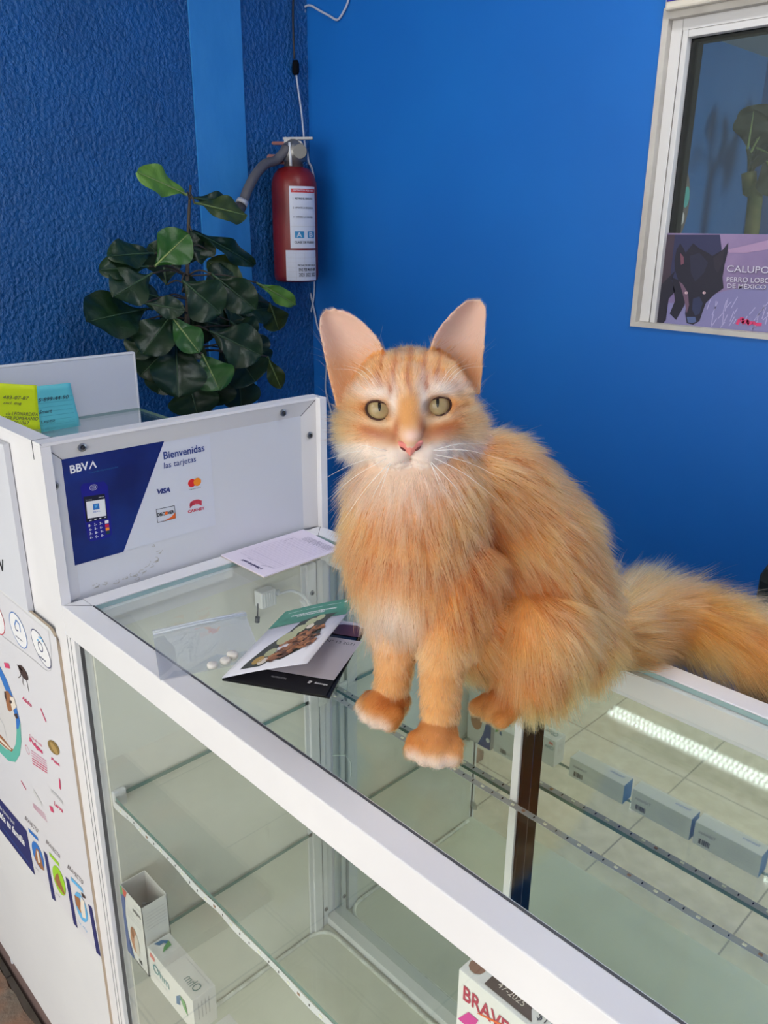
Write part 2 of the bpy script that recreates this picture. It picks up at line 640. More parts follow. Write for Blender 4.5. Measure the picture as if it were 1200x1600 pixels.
def led_strip(name, y, z, wav, m, vertical=True, label=None):
    bm = bmesh.new()
    n = 160
    prev = None
    xs = np.linspace(.034, XL - .05, n)
    for i, x in enumerate(xs):
        k = wav * (math.sin(x * 47) * .5 + math.sin(x * 19 + 1) * .5)
        sag = -abs(k) * .8
        if vertical:
            a, b = (x, y - abs(k) * .5, z + sag * .3), (x, y - abs(k) * .9, z - .0085 + sag)
        else:
            a, b = (x, y - .0045 + k, z + .0006), (x, y + .0045 + k, z + .001)
        va, vb = bm.verts.new(a), bm.verts.new(b)
        if prev:
            f = bm.faces.new((prev[0], va, vb, prev[1]))
        prev = (va, vb)
    # chips and contact pads
    k = 0
    for x in np.arange(.05, XL - .06, .0165):
        kk = wav * (math.sin(x * 47) * .5 + math.sin(x * 19 + 1) * .5)
        yy = y - abs(kk) * .7
        mi = 1 if k % 3 == 0 else (3 if k % 9 == 4 else 2)
        hw = .0022 if mi == 1 else (.002 if mi == 3 else .0006)
        if vertical:
            box(bm, x - hw, x + hw, yy - .0008, yy + .0002, z - .0062 - abs(kk) * .4, z - .0035 - abs(kk) * .4, 0, mi)
        else:
            box(bm, x - hw, x + hw, y - .0015 + kk, y + .0015 + kk, z + .0009, z + .0018, 0, mi)
        k += 1
    me = bpy.data.meshes.new(name)
    bm.to_mesh(me)
    bm.free()
    o = link_mesh(name, me, [m, chip, black, pad_c], CT)
    so = o.modifiers.new('s', 'SOLIDIFY')
    so.thickness = .0004
    return o


led_strip('led_strip', .0215, SH1 - .005, .0024, led)
led_strip('led_strip', .381, SH1, .0006, ledg, False)
# door finger pull, snowflake sticker, screws
bm = bmesh.new()
fp = Plane((0, M1 - .0006, 0), (1, 0, 0), (0, 0, 1), (0, -1, 0))
pr = Print(fp, .0002)
pr.line([(518, 1180), (540, 1180), (548, 1192), (548, 1214)], .0008, mat('etched_glass', (206, 216, 210), .5))
pr.build('finger_pull', md)
bm.free()


def screw(parent, c, n, r=.0045):
    n = Vector(n).normalized()
    a = n.orthogonal().normalized()
    b = n.cross(a)
    bm = bmesh.new()
    rings = []
    for rr, h in ((r, 0), (r * .92, r * .35), (r * .55, r * .45), (r * .5, r * .1), (r * .05, r * .1)):
        rings.append([bm.verts.new(Vector(c) + (a * math.cos(2 * PI * k / 16) + b * math.sin(2 * PI * k / 16)) * rr + n * h) for k in range(16)])
    for i in range(4):
        for k in range(16):
            bm.faces.new((rings[i][k], rings[i][(k + 1) % 16], rings[i + 1][(k + 1) % 16], rings[i + 1][k])).material_index = (0 if i < 2 else 1)
    obox(bm, Vector(c) + n * r * .4, a, b, n, r * .45, r * .1, r * .05, 1)
    return obj('screw', bm, [steel, steeld], parent)


screw(CT, (.034, .3535, T - .085), (1, 0, 0), .004)
screw(CT, (.031, .371, T - .70), (1, 0, 0), .004)
screw(CT, (.031, .352, T - .715), (1, 0, 0), .003)
screw(CT, (.0265, .03, T - .048), (1, 0, 0), .005)

# snowflake decal on the inside of the front glass
sf = Plane((.03, .0114, DK + .03), (1, 0, 0), (0, 0, 1), (0, 1, 0))
pr = Print(sf, .0002)
sm = mat('snow_white', (232, 236, 236), .6)
for k in range(8):
    a = PI * k / 8
    c, s_ = math.cos(a) * .011, math.sin(a) * .011
    n_ = np.array([-s_, c]) * .07
    pr.poly2([np.array([-c, -s_]) - n_, np.array([c, s_]) - n_, np.array([c, s_]) + n_, np.array([-c, -s_]) + n_], sm)
    for q in (.6, -.6, .85, -.85):
        pr.poly2([np.array([c, s_]) * q + np.array([.0016, 0]), np.array([c, s_]) * q + np.array([0, .0016]), np.array([c, s_]) * q - np.array([.0016, 0]), np.array([c, s_]) * q - np.array([0, .0016])], sm)
tag(pr.build('snowflake_sticker'), 'small white snowflake sticker low on the counter front glass', 'sticker')

# charger hanging at the left inside of the counter
ch = empty('power_adapter', (.03, .27, T - .1), 'small white power plug with curled cable under the counter glass', 'charger')
plug = Plane((.0266, 0, 0), (0, 1, 0), (0, 0, 1), (1, 0, 0))
c0 = on(415, 932, 0, .036)
bm = bmesh.new()
box(bm, .028, .046, c0[1] - .014, c0[1] + .012, c0[2] - .013, c0[2] + .012, .002)
for k in range(5):
    box(bm, .046, .047, c0[1] - .009 + k * .004, c0[1] - .0075 + k * .004, c0[2] - .010, c0[2] + .010)
obj('plug_body', bm, whitep, ch)
bm = bmesh.new()
tube(bm, [(.037, c0[1] + .012, c0[2] + .002), (.037, c0[1] + .022, c0[2] + .001)], .004, 8)
obj('strain_relief', bm, whitep, ch)
bm = bmesh.new()
tube(bm, [(.037, c0[1] - .014, c0[2] - .006), (.037, c0[1] - .016, c0[2] - .026)], .001, 6)
tube(bm, [(.037, c0[1] - .016, c0[2] - .026), (.037, c0[1] - .017, c0[2] - .034)], .0035, 8)
obj('plug_pin', bm, steeld, ch)
bm = bmesh.new()
cab = [on(x, y, 0, xx) for x, y, xx in ((432, 929, .037), (455, 923, .040), (472, 930, .042), (484, 945, .042), (492, 962, .042), (494, 990, .042), (488, 1010, .04))]
tube(bm, spline(cab, 6), .0022, 8)
cab2 = [q + np.array([0, -.004, -.006]) for q in cab[2:]]
tube(bm, spline(cab2, 6), .002, 8)
obj('cable', bm, whitep, ch)

# ------------------------------------------------------------------ tall cabinet section on the left
CB = empty('tall_counter_section', (-.26, .2, 0),
           'tall white closed counter section left of the glass counter, open box on top', 'counter')
HB, BX = T + 0.1972, -0.52
bm = bmesh.new()
obj('side_panel', B(-.022, -.0075, .012, CW - .012, .06, HB - .012), panelw, CB)
# frame on the right side (facing the glass counter)
fa = mat('frame_face', (208, 207, 210), .38)


def quadface(bm, pts, mi=0):
    f = bm.faces.new([bm.verts.new(q) for q in pts])
    f.material_index = mi


bm = bmesh.new()
fo, fi = 0.0, -.0075            # bevelled frame: outer edge plane, inner edge plane
y0, y1, z1_ = 0.0, CW, HB
iw = .027
zi = HB - .0255
quadface(bm, [(fo, y0, z1_), (fo, y1, z1_), (fi, y1 - iw, zi), (fi, y0 + iw, zi)])
quadface(bm, [(fo, y0, z1_), (fi, y0 + iw, zi), (fi, y0 + iw, T), (fo, y0, T)])
quadface(bm, [(fo, y1, z1_), (fo, y1, T), (fi, y1 - iw, T), (fi, y1 - iw, zi)])
obj('side_frame', bm, fa, CB)
obj('top_rail', B(-.022, 0.0, 0.0, CW, HB - .004, HB, .0006), white, CB)
obj('top_rail', B(-.72, -.022, 0.0, .022, HB - .004, HB, .0006), white, CB)
obj('corner_post', B(-.030, -.0001, 0, .012, .06, HB - .004, .0006), white, CB)
obj('corner_post', B(-.022, 0.0085, CW - .004, CW + .008, .06, HB - .0005, .0006), white, CB)
bm = bmesh.new()
box(bm, -.0225, -.0215, -.0005, .0005, HB - .022, HB)
box(bm, -.0225, -.0215, -.0005, .024, HB - .0005, HB + .0002)
for a, b in (((fo, y0, z1_), (fi, y0 + iw, zi)), ((fo, y1, z1_), (fi, y1 - iw, zi))):
    tube(bm, [Vector(a) + Vector((.0002, 0, 0)), Vector(b) + Vector((.0002, 0, 0))], .0004, 5)
obj('frame_joint', bm, darkline, CB)
obj('front_panel', B(-.72, -.030, .004, .014, .06, HB - .004), white, CB)
obj('left_panel', B(BX - .006, BX, 0.0, CW - .01, .06, HB + .006, .002), panelw, CB)
obj('panel_edging', B(BX - .007, BX + .0012, CW - .0125, CW - .0085, .9, HB + .0065, .0008), white, CB)
obj('panel_edging', B(BX - .007, BX + .0012, 0, CW - .01, HB + .0035, HB + .0075, .0008), white, CB)
obj('cabinet_floor', B(BX, -.022, .012, CW - .01, T - .01, T), inner, CB)
glass_slab('box_glass', BX + .001, -.023, .014, CW - .012, T + .095, T + .1, glassS, edge, CB)
obj('rear_panel', B(BX, -.022, CW - .012, CW - .004, .06, T), panelw, CB)
obj('plinth', B(-.72, -.0, .004, CW - .02, 0, .06), mat('brown_plinth', (112, 92, 88), .8), CB)
for q, n_ in (((128, 699), (1, 0, .1)), ((85, 759), (1, 0, 0)), ((442, 645), (1, 0, .1)), ((484, 680), (1, 0, 0))):
    c = on(q[0], q[1], 0, -.003)
    screw(CB, c, (1, 0, 0.15 if n_[2] else 0), .0052)
# patch of scraped glue residue on the panel
side = Plane((-.0075, 0, T), (0, 1, 0), (0, 0, 1), (1, 0, 0))
pr = Print(side, .0001)
glue = mat('glue_residue', (178, 176, 170), .7)
for c, r in (((150, 915), 7), ((165, 911), 5), ((182, 909), 5), ((195, 903), 4), ((208, 898), 7), ((222, 893), 8), ((234, 885), 7), ((243, 874), 7), ((249, 862), 5), ((240, 852), 3), ((215, 905), 4)):
    pts = []
    for k in range(12):
        a = 2 * PI * k / 12
        rr = r * (0.45 + random.random() * .8)
        pts.append((c[0] + rr * math.cos(a) * 1.1, c[1] + rr * math.sin(a) * .6 - rr * math.cos(a) * .3))
    for k in range(12):
        if random.random() < .62:
            pr.line([pts[k], pts[(k + 1) % 12]], .0007, glue)
    pr.poly([pts[0], pts[2], pts[4]], glue)
pr.build('glue_marks', CB)

# front plaque with bold letter
pl = tag(obj('white_sign', B(-.62, -.104, -.004, .003, T - .046, HB - .02), mat('sign_white', (206, 208, 216), .5)),
         'white sign board with a bold black N at the top left counter front', 'sign')
# its right edge leans: follow the photo with a thin wedge
pr = Print(Plane((0, -.004, 0), (1, 0, 0), (0, 0, 1), (0, -1, 0)), .0002)
pr.text('CION', (-22, 884), (5, 893), (-22, 866), ink, bold=.03)
pr.build('sign_lettering', pl)

# ------------------------------------------------------------------ flea poster board
bd = empty('white_board', (-.29, -.006, T - .5), 'white board with beige edge and rounded corners on the tall counter front', 'board')


def rounded(x0, x1, z0, z1, r, n=6):
    pts = []
    for cx, cz, a0 in ((x1 - r, z1 - r, 0), (x0 + r, z1 - r, 90), (x0 + r, z0 + r, 180), (x1 - r, z0 + r, 270)):
        for k in range(n + 1):
            a = math.radians(a0 + 90 * k / n)
            pts.append((cx + r * math.cos(a), cz + r * math.sin(a)))
    return pts


def slabxz(pts, y0, y1, mf=0, ms=1):
    bm = bmesh.new()
    a = [bm.verts.new((x, y0, z)) for x, z in pts]
    b = [bm.verts.new((x, y1, z)) for x, z in pts]
    bm.faces.new(a).material_index = mf
    bm.faces.new(b).material_index = mf
    n = len(pts)
    for k in range(n):
        bm.faces.new((a[k], a[(k + 1) % n], b[(k + 1) % n], b[k])).material_index = ms
    return bm


YB = -.0035
obj('board_panel', slabxz(rounded(-.548, -.022, .092, T - .044, .022), YB, 0), [noise_mat('board_white', (214, 214, 217), (219, 219, 221), 5, .45), beige], bd)
po = empty('flea_poster', (-.3, YB, T - .3), 'printed flea life cycle poster with tablets and dogs on the white board', 'poster')
pp = Plane((0, YB, 0), (1, 0, 0), (0, 0, 1), (0, -1, 0))
mag = mat('print_magenta', (205, 60, 105), .5)
navy = mat('print_navy', (28, 34, 100), .5)
gry = mat('print_grey', (186, 186, 190), .5)
blu = mat('print_blue', (40, 110, 190), .5)
lbl = mat('print_light_blue', (90, 170, 220), .5)
grn = mat('print_green', (150, 200, 40), .5)
teal = mat('print_teal', (90, 175, 160), .5)
brn = mat('print_brown', (150, 98, 60), .6)
dbrn = mat('print_dark_brown', (62, 40, 36), .6)
olive = mat('print_olive', (128, 104, 52), .6)
cream = mat('print_cream', (222, 212, 200), .6)
pwh = mat('print_white', (230, 230, 232), .5)
redp = mat('print_red', (200, 30, 60), .5)
pink = mat('print_pink', (214, 150, 175), .5)
sheet = mat('poster_sheet', (217, 216, 221), .35)


def c2(x, y): return (x / 4.706, 920 + y / 4.706)
def c3(x, y): return (x / 4.0, 1200 + y / 4.0)
def c4(x, y): return (30 + x / 6.53, 1255 + y / 6.53)
def c8(x, y): return (x / 7.27, 1000 + y / 7.27)


pr = Print(pp, .0003)
tl_, tr_, br_ = pp.px(0, 926), pp.px(86, 982), pp.px(157, 1496)
pr.poly2([(-.54, T - .05), (tr_[0], T - .05), (tr_[0], br_[1]), (-.54, br_[1])], sheet, 0)
pr.build('poster_sheet', po)
pr = Print(pp, .0006)
# badges
for c, t, s_, m1, txt in (((137, 303), (105, 172), (197, 345), blu, 'Hongos'), ((305, 438), (262, 300), (368, 490), navy, 'Cachorros'), ((-30, 200), (-55, 70), (36, 250), redp, 'Acaros')):
    pr.ell(c2(*c), c2(*t), c2(*s_), pwh, 1)
    pr.ell(c2(*c), c2(*t), c2(*s_), m1, 2, ring=.05)
pr.line([c2(x, y) for x, y in ((112, 265), (122, 228), (148, 262), (156, 318))], .0022, blu, 3)
pr.line([c2(x, y) for x, y in ((112, 265), (122, 300), (138, 308))], .0018, navy, 3)
pr.text('Hongos', c2(120, 352), c2(170, 392), c2(121, 338), navy, 3, bold=.02)
pr.ell(c2(303, 425), c2(295, 385), c2(320, 435), navy, 3, ring=.22)
for q in ((283, 375), (292, 355), (305, 362), (316, 382)):
    pr.ell(c2(*q), c2(q[0], q[1] - 8), c2(q[0] + 5, q[1] + 3), lbl, 3)
pr.text('Cachorros', c2(285, 492), c2(343, 540), c2(286, 476), navy, 3, bold=.02)
pr.line([c2(x, y) for x, y in ((0, 330), (120, 420), (250, 520), (330, 590), (355, 605), (375, 600), (384, 570), (378, 440), (362, 330), (358, 305))], .0009, gry, 1)
# flea
pr.ell(c2(175, 615), c2(142, 560), c2(190, 600), dbrn, 2)
pr.ell(c2(150, 580), c2(132, 556), c2(160, 585), dbrn, 2)
for pth in (((195, 655), (205, 700), (216, 755)), ((172, 640), (172, 690), (182, 712)), ((160, 610), (155, 640), (140, 652))):
    pr.line([c2(*q) for q in pth], .0014, dbrn, 2)
pr.text('Adulto', c2(166, 812), c2(236, 872), c2(168, 784), mag, 2, bold=.02)
pr.line([c2(38, 560), c2(72, 566)], .008, mag, 2)
pr.line([c2(302, 878), c2(343, 978)], .0035, mag, 2)
pr.line([c2(441, 1395), c2(446, 1470)], .0045, mag, 2)
pr.line([c2(158, 1410), c2(195, 1475)], .003, mag, 2)
pr.line([c3(316, 250), c3(336, 262)], .009, mag, 2)
pr.text('Ciclo de vida', c2(219, 1082), c2(312, 1162), c2(219, 1064), mag, 2)
pr.text('Pulgas', c2(222, 1128), c2(320, 1226), c2(219, 1088), mag, 2, bold=.05)
pr.ell(c2(205, 1182), c2(198, 1150), c2(220, 1200), mag, 2, ring=.12)
for k in range(6):
    pr.line([c2(232 + k * 2, 1186 + k * 19), c2(345 + k * 1.5, 1268 + k * 17)], .0014, pink if k < 3 else mag, 2)
pr.ell(c2(398, 1165), c2(364, 1112), c2(425, 1150), olive, 2)
pr.ell(c2(402, 1170), c2(375, 1125), c2(413, 1162), mat('print_gold', (170, 140, 80), .5), 3)
pr.text('Pupa', c2(381, 1262), c2(441, 1312), c2(382, 1234), mag, 2, bold=.03)
pr.line([c2(378, 1482), c2(420, 1520), c2(465, 1575)], .005, gry, 2)
pr.line([c3(212, 140), c3(265, 232)], .008, mat('print_pale', (204, 204, 206), .5), 2)
pr.text('Larva', c3(340, 228), c3(396, 280), c3(341, 204), mag, 2, bold=.02)
for k in range(4):
    pr.line([c3(206 + k * 2, 217 + k * 9), c3(286 + k * 4, 290 + k * 15)], .001, pink, 2)
pr.build('life_cycle_print', po)
# dog medallion
pr = Print(pp, .0006)
pr.poly([c8(x, y) for x, y in ((-250, 150), (0, 290), (80, 450), (180, 720), (235, 930), (215, 1010), (-250, 900))], blu, 1)
pr.poly([c8(x, y) for x, y in ((-250, 900), (215, 1010), (235, 930), (248, 1150), (230, 1300), (180, 1385), (100, 1370), (0, 1270), (-250, 1100))], teal, 1)
pr.poly([c8(x, y) for x, y in ((-250, 250), (0, 390), (50, 520), (120, 680), (185, 880), (195, 1040), (185, 1180), (150, 1250), (80, 1240), (0, 1170), (-250, 950))], mat('print_dog_white', (206, 204, 204), .5), 2)
pr.poly([c8(x, y) for x, y in ((55, 580), (95, 575), (140, 640), (165, 720), (155, 790), (120, 812), (95, 790), (75, 700))], brn, 3)
pr.poly([c8(x, y) for x, y in ((120, 640), (165, 650), (195, 760), (150, 800), (130, 720))], cream, 4)
pr.ell(c8(130, 700), c8(130, 680), c8(145, 704), dbrn, 5)
pr.poly([c8(x, y) for x, y in ((165, 840), (200, 830), (212, 890), (190, 890))], dbrn, 4)
pr.poly([c8(x, y) for x, y in ((55, 580), (75, 590), (85, 700), (60, 640))], dbrn, 4)
pr.poly([c8(x, y) for x, y in ((0, 1060), (60, 1130), (130, 1225), (160, 1240), (140, 1268), (70, 1220), (0, 1160))], brn, 3)
pr.poly([c8(x, y) for x, y in ((0, 1100), (60, 1160), (135, 1240), (130, 1250), (60, 1190), (0, 1130))], cream, 4)
pr.line([c8(x, y) for x, y in ((0, 880), (50, 960), (90, 1130))], .002, gry, 4)
pr.build('dog_medallion', po)
# navy band, products
pr = Print(pp, .0006)
pr.poly([c3(-300, -60), c3(0, 190), c3(168, 390), c3(220, 668), c3(0, 380), c3(-300, 20)], navy, 1)
for q in (((275, 515), (297, 540), (351, 832), (328, 812)), ((412, 678), (434, 700), (487, 1000), (463, 970)), ((554, 848), (577, 872), (632, 1178), (605, 1150))):
    pr.poly([c3(*k) for k in q], navy, 1)
pr.text('de forma facil', c3(0, 248), c3(92, 355), c3(0, 228), pwh, 3)
pr.text('cont\u00faa tu familia', c3(-40, 255), c3(158, 490), c3(-40, 215), pwh, 3, bold=.03)
pr.line([c3(20, 370), c3(180, 588)], .0012, blu, 3)
for a, b, t, m1, m2 in (((158, 318), (238, 405), (162, 298), blu, 'blu'), ((290, 465), (376, 565), (293, 445), grn, 'grn'), ((425, 622), (520, 728), (429, 600), lbl, 'lbl')):
    pr.text('BRAVECTO', c3(*a), c3(*b), c3(*t), dbrn, 2, spacing=1.15)
pr.line([c3(182, 385), c3(240, 445)], .007, blu, 2)
pr.line([c3(312, 535), c3(372, 605)], .007, grn, 2)
pr.line([c3(447, 690), c3(520, 765)], .007, lbl, 2)
for c, t, s_, m1 in (((240, 545), (208, 458), (262, 530), blu), ((372, 702), (340, 608), (398, 690), grn), ((510, 868), (478, 775), (535, 850), lbl)):
    pr.ell(c3(*c), c3(*t), c3(*s_), m1, 2)
pr.poly([c3(x, y) for x, y in ((228, 500), (245, 510), (262, 570), (280, 640), (262, 630), (240, 600), (222, 560))], brn, 3)
pr.poly([c3(x, y) for x, y in ((232, 510), (242, 520), (256, 590), (244, 590))], cream, 4)
pr.poly([c3(x, y) for x, y in ((352, 665), (366, 655), (378, 700), (412, 790), (400, 785), (362, 730), (345, 690))], brn, 3)
pr.poly([c3(x, y) for x, y in ((468, 790), (500, 812), (520, 880), (510, 905), (478, 850))], brn, 3)
pr.poly([c3(x, y) for x, y in ((508, 800), (530, 830), (542, 940), (520, 930), (508, 880))], cream, 4)
pr.poly([c3(x, y) for x, y in ((510, 772), (535, 800), (540, 815), (520, 805))], dbrn, 4)
for a, b, t, m1 in (((222, 622), (246, 650), (223, 612), ink), ((352, 782), (378, 808), (353, 772), ink), ((490, 958), (548, 1030), (491, 944), lbl)):
    pr.text('2 kg - 4.5 kg', c3(*a), c3(*b), c3(*t), m1, 2)
pr.build('product_row_print', po)

# ------------------------------------------------------------------ bank card sticker on the side panel
st = empty('bank_card_sticker', (-.007, .12, T + .1), 'navy and white card payment sticker reading BBVA on the white side panel', 'sticker')


def s4(x, y): return (90 + x / 4.8, 680 + y / 4.8)


skw = mat('sticker_white', (206, 209, 220), .3)
nv = noise_mat('sticker_navy', (10, 28, 92), (16, 44, 120), 14, rough=.3)
pr = Print(side, .0004)
pr.poly([s4(22, 183), s4(1139, -2), s4(1184, 672), s4(125, 977)], skw, 0)
pr.build('sticker_sheet', st)
pr = Print(side, .0006)
pr.poly([s4(22, 183), s4(797, 43), s4(492, 873), s4(125, 977)], nv, 1)
pr.build('navy_field', st)
pr = Print(side, .0006)
# BBVA
pr.text('BBV', s4(95, 290), s4(234, 256), s4(86, 228), pwh, 2, bold=.025)
pr.poly([s4(232, 254), s4(262, 188), s4(293, 240), s4(280, 243), s4(262, 210), s4(243, 252)], pwh, 2)
pr.text('Creando Oportunidades', s4(233, 290), s4(452, 244), s4(231, 276), mat('tagline_teal', (40, 110, 150), .5), 2)
tb = mat('terminal_blue', (10, 14, 130), .4)
tk = mat('terminal_black', (14, 18, 44), .4)
pr.poly([s4(x, y) for x, y in ((168, 390), (188, 362), (348, 345), (374, 378), (384, 480), (406, 740), (385, 762), (245, 797), (222, 775), (200, 620))], tb, 2)
pr.poly([s4(x, y) for x, y in ((190, 462), (350, 438), (372, 622), (214, 652))], tk, 3)
pr.poly([s4(x, y) for x, y in ((210, 498), (350, 476), (362, 602), (222, 624))], pwh, 4)
pr.poly([s4(x, y) for x, y in ((260, 516), (307, 508), (312, 552), (265, 560))], blu, 5)
pr.poly([s4(x, y) for x, y in ((272, 524), (298, 518), (292, 540), (278, 544))], lbl, 6)
pr.text('BBVA', s4(266, 580), s4(316, 572), s4(265, 570), blu, 5)
for r, a in ((22, 0), (14, 0)):
    pr.ell(s4(266, 390), s4(266, 390 - r), s4(266 + r * 1.3, 390 - r * .2), pwh, 4, ring=.08)
pr.text(')))', s4(258, 400), s4(282, 396), s4(257, 382), pwh, 4)
pr.text('BBVA', s4(306, 470), s4(346, 463), s4(305, 462), pwh, 4)
pr.text('Bancomer', s4(208, 490), s4(256, 483), s4(207, 482), gry, 4)
for k in range(4):
    pr.line([s4(235 + k * 38, 639 - k * 8), s4(252 + k * 36, 636 - k * 8)], .0012, pwh, 4)
lab = ['1', '2', '3', '4', '5', '6', '7', '8', '9', '*', '0', '#']
for r in range(4):
    for c in range(3):
        x, y = 230 + c * 41 + r * 4, 688 - c * 9 + r * 30
        pr.text(lab[r * 3 + c], s4(x, y), s4(x + 11, y - 2), s4(x - 1, y - 19), pwh, 4, bold=.02)
        pr.line([s4(x + 13, y - 10), s4(x + 21, y - 11)], .0008, gry, 4)
for (x, y), m1 in (((350, 640), pwh), ((353, 668), redp), ((356, 694), mat('key_orange', (240, 140, 30), .4)), ((359, 720), mat('key_green', (20, 60, 60), .4))):
    pr.poly([s4(x, y), s4(x + 28, y - 6), s4(x + 30, y + 16), s4(x + 2, y + 22)], m1, 4)
pr.text('Bienvenidas', s4(794, 182), s4(1100, 118), s4(789, 125), mat('print_deep_blue', (30, 55, 130), .4), 2, bold=.012)
pr.text('las tarjetas', s4(797, 264), s4(1036, 210), s4(794, 206), mat('print_deep_blue', (30, 55, 130)), 2)
pr.text('VISA', s4(752, 444), s4(843, 425), s4(744, 406), mat('print_visa', (24, 40, 120)), 2, bold=.04, shear=.35)
pr.poly([s4(736, 407), s4(752, 404), s4(758, 420), s4(750, 412)], mat('print_visa', (24, 40, 120)), 2)
pr.ell(s4(1004, 358), s4(1002, 328), s4(1032, 352), mat('mc_red', (215, 35, 40), .4), 2)
pr.ell(s4(1045, 349), s4(1043, 319), s4(1073, 343), mat('mc_orange', (242, 140, 30), .4), 3)
pr.text('mastercard', s4(985, 412), s4(1070, 394), s4(984, 403), ink, 2)
for a, b in (((737, 557), (873, 528)), ((873, 528), (883, 620)), ((883, 620), (748, 655)), ((748, 655), (737, 557))):
    pr.line([s4(*a), s4(*b)], .0006, ink, 2)
pr.poly([s4(790, 645), s4(850, 612), (s4(882, 576)), s4(883, 620)], mat('print_orange', (232, 100, 30), .4), 2)
pr.text('DISCOVER', s4(747, 612), s4(872, 584), s4(744, 585), ink, 3, bold=.03)
pr.ell(s4(812, 583), s4(811, 571), s4(824, 580), mat('print_orange', (232, 100, 30)), 4)
rc = mat('carnet_red', (200, 60, 80), .4)
arc = [(990, 520), (1003, 502), (1030, 490), (1056, 488), (1078, 498)]
for dy, wdt in ((0, .0028), (13, .0022), (24, .0016)):
    pr.line([s4(x, y + dy) for x, y in arc], wdt, rc, 2)
pr.text('CARNET', s4(976, 584), s4(1101, 556), s4(973, 562), rc, 2, bold=.03)
pr.build('sticker_print', st)

# ------------------------------------------------------------------ sticky notes on the left panel
NX = BX + .0018


def note(name, q, m, bowx, label):
    """q: 4 corners px (tl,tr,br,bl) on plane x=NX, bottom edge curls outward"""
    bm = bmesh.new()
    c = [on(*k, 0, NX) for k in q]
    n = 8
    grid = []
    for i in range(n + 1):
        v = i / n
        row = []
        for j in range(n + 1):
            u = j / n
            P_ = c[0] * (1 - u) * (1 - v) + c[1] * u * (1 - v) + c[2] * u * v + c[3] * (1 - u) * v
            P_ = P_ + np.array([bowx * v * v, 0, 0])
            row.append(bm.verts.new(P_))
        grid.append(row)
    for i in range(n):
        for j in range(n):
            bm.faces.new((grid[i][j], grid[i][j + 1], grid[i + 1][j + 1], grid[i + 1][j]))
    o = obj(name, bm, m, None, True)
    s = o.modifiers.new('s', 'SOLIDIFY')
    s.thickness = .0003
    tag(o, label, 'sticky note')
    a, b, d_ = c[0], c[1], c[3]
    P = Plane(a, b - a, d_ - a, (1, 0, 0))
    return o, P, np.linalg.norm(b - a), np.linalg.norm(d_ - a)


hand = mat('pen_ink', (45, 52, 70), .6)
oy, P, wn, hn = note('sticky_note', ((-14, 598), (57, 602), (61, 670), (-10, 668)), mat('note_yellow', (226, 242, 0), .6), .006, 'fluorescent yellow sticky note with handwriting on the white panel')
pr = Print(P, .0012, .0002)
for k, (t, a, b, v) in enumerate((('483-07-87', .22, .80, .34), ('ancl. dog', .22, .62, .47), ('cia LEONARDITA', .26, .97, .70), ('ICER POMERANIO', .18, .97, .80), ('6791067', .34, .76, .905))):
    h = v * hn
    bow = .006 * v * v + .0006
    pr.lift = bow + .0012
    pr.text2(t, (a * wn, h), (b * wn, h), (a * wn + .0005, h - .0058), hand, shear=.2)
pr.build('handwriting', oy)
ob, P, wn, hn = note('sticky_note', ((57, 603.5), (109.5, 598), (124, 664), (60, 675)), mat('note_blue', (98, 198, 208), .6), .006, 'turquoise ruled sticky note with handwriting beside the yellow one')
pr = Print(P, .0012, .0002)
rule = mat('note_rule', (66, 156, 172), .6)
for k in range(8):
    v = .28 + k * .095
    pr.lift = .006 * v * v + .0010
    pr.poly2([(0.0, v * hn), (wn * (1 + .1 * v), v * hn), (wn * (1 + .1 * v), v * hn + .0005), (0, v * hn + .0005)], rule)
for t, a, b, v in (('5-899-44-90', .02, .92, .34), ('Smart', .02, .40, .60), ('Lepto', .05, .46, .82)):
    pr.lift = .006 * v * v + .0014
    pr.text2(t, (a * wn, v * hn), (b * wn, v * hn), (a * wn, v * hn - .0065), hand, shear=.2)
pr.build('handwriting', ob)

# ------------------------------------------------------------------ papers on the glass
# receipt pad
pc = [np.array(q) for q in ((-.0105, .222), (.0985, .222), (.0935, .3575), (-.0145, .366))]
pc[0][0] = .0015; pc[3][0] = .0005
pc[0][0] = .003
bm = bmesh.new()
cc = [(.0015, .222), (.100, .222), (.0955, .3575), (.0005, .3665)]
for z0, z1, mi in ((T + .0002, T + .0012, 1), (T + .0012, T + .0030, 0)):
    a = [bm.verts.new((x, y, z0)) for x, y in cc]
    b = [bm.verts.new((x, y, z1)) for x, y in cc]
    bm.faces.new(b).material_index = mi
    bm.faces.new(a).material_index = mi
    for k in range(4):
        bm.faces.new((a[k], a[(k + 1) % 4], b[(k + 1) % 4], b[k])).material_index = mi
pad = obj('receipt_pad', bm, [mat('lilac_paper', (222, 212, 228), .7), mat('pad_board', (180, 170, 158), .8)])
tag(pad, 'lilac lined receipt pad on the counter against the white side panel', 'notepad')
P = Plane((0, 0, T + .003), (1, 0, 0), (0, 1, 0), (0, 0, 1))
pr = Print(P, .0001)
ln = mat('form_line', (176, 164, 190), .7)
pk = mat('form_ink', (70, 62, 110), .7)
for k in range(17):
    x = .014 + k * .0047
    pr.poly2([(x, .245), (x + .0004, .245), (x + .0004, .335), (x, .335)], ln)
for y in (.245, .262, .314, .335):
    pr.poly2([(.014, y), (.0895, y), (.0895, y + .0004), (.014, y + .0004)], ln)
pr.text2('Nota de Remisi\u00f3n', (.036, .2355), (.080, .2355), (.036, .2300), pk, bold=.04)
pr.text2('Fecha  No.', (.035, .243), (.048, .243), (.035, .2408), pk)
pr.text2('Total   Firma', (.068, .242), (.088, .248), (.068, .240), pk)
for y in (.338, .341, .344, .347, .350):
    pr.text2('DATOS DEL CLIENTE Y DOMICILIO', (.030, y), (.090, y), (.030, y + .0018), pk)
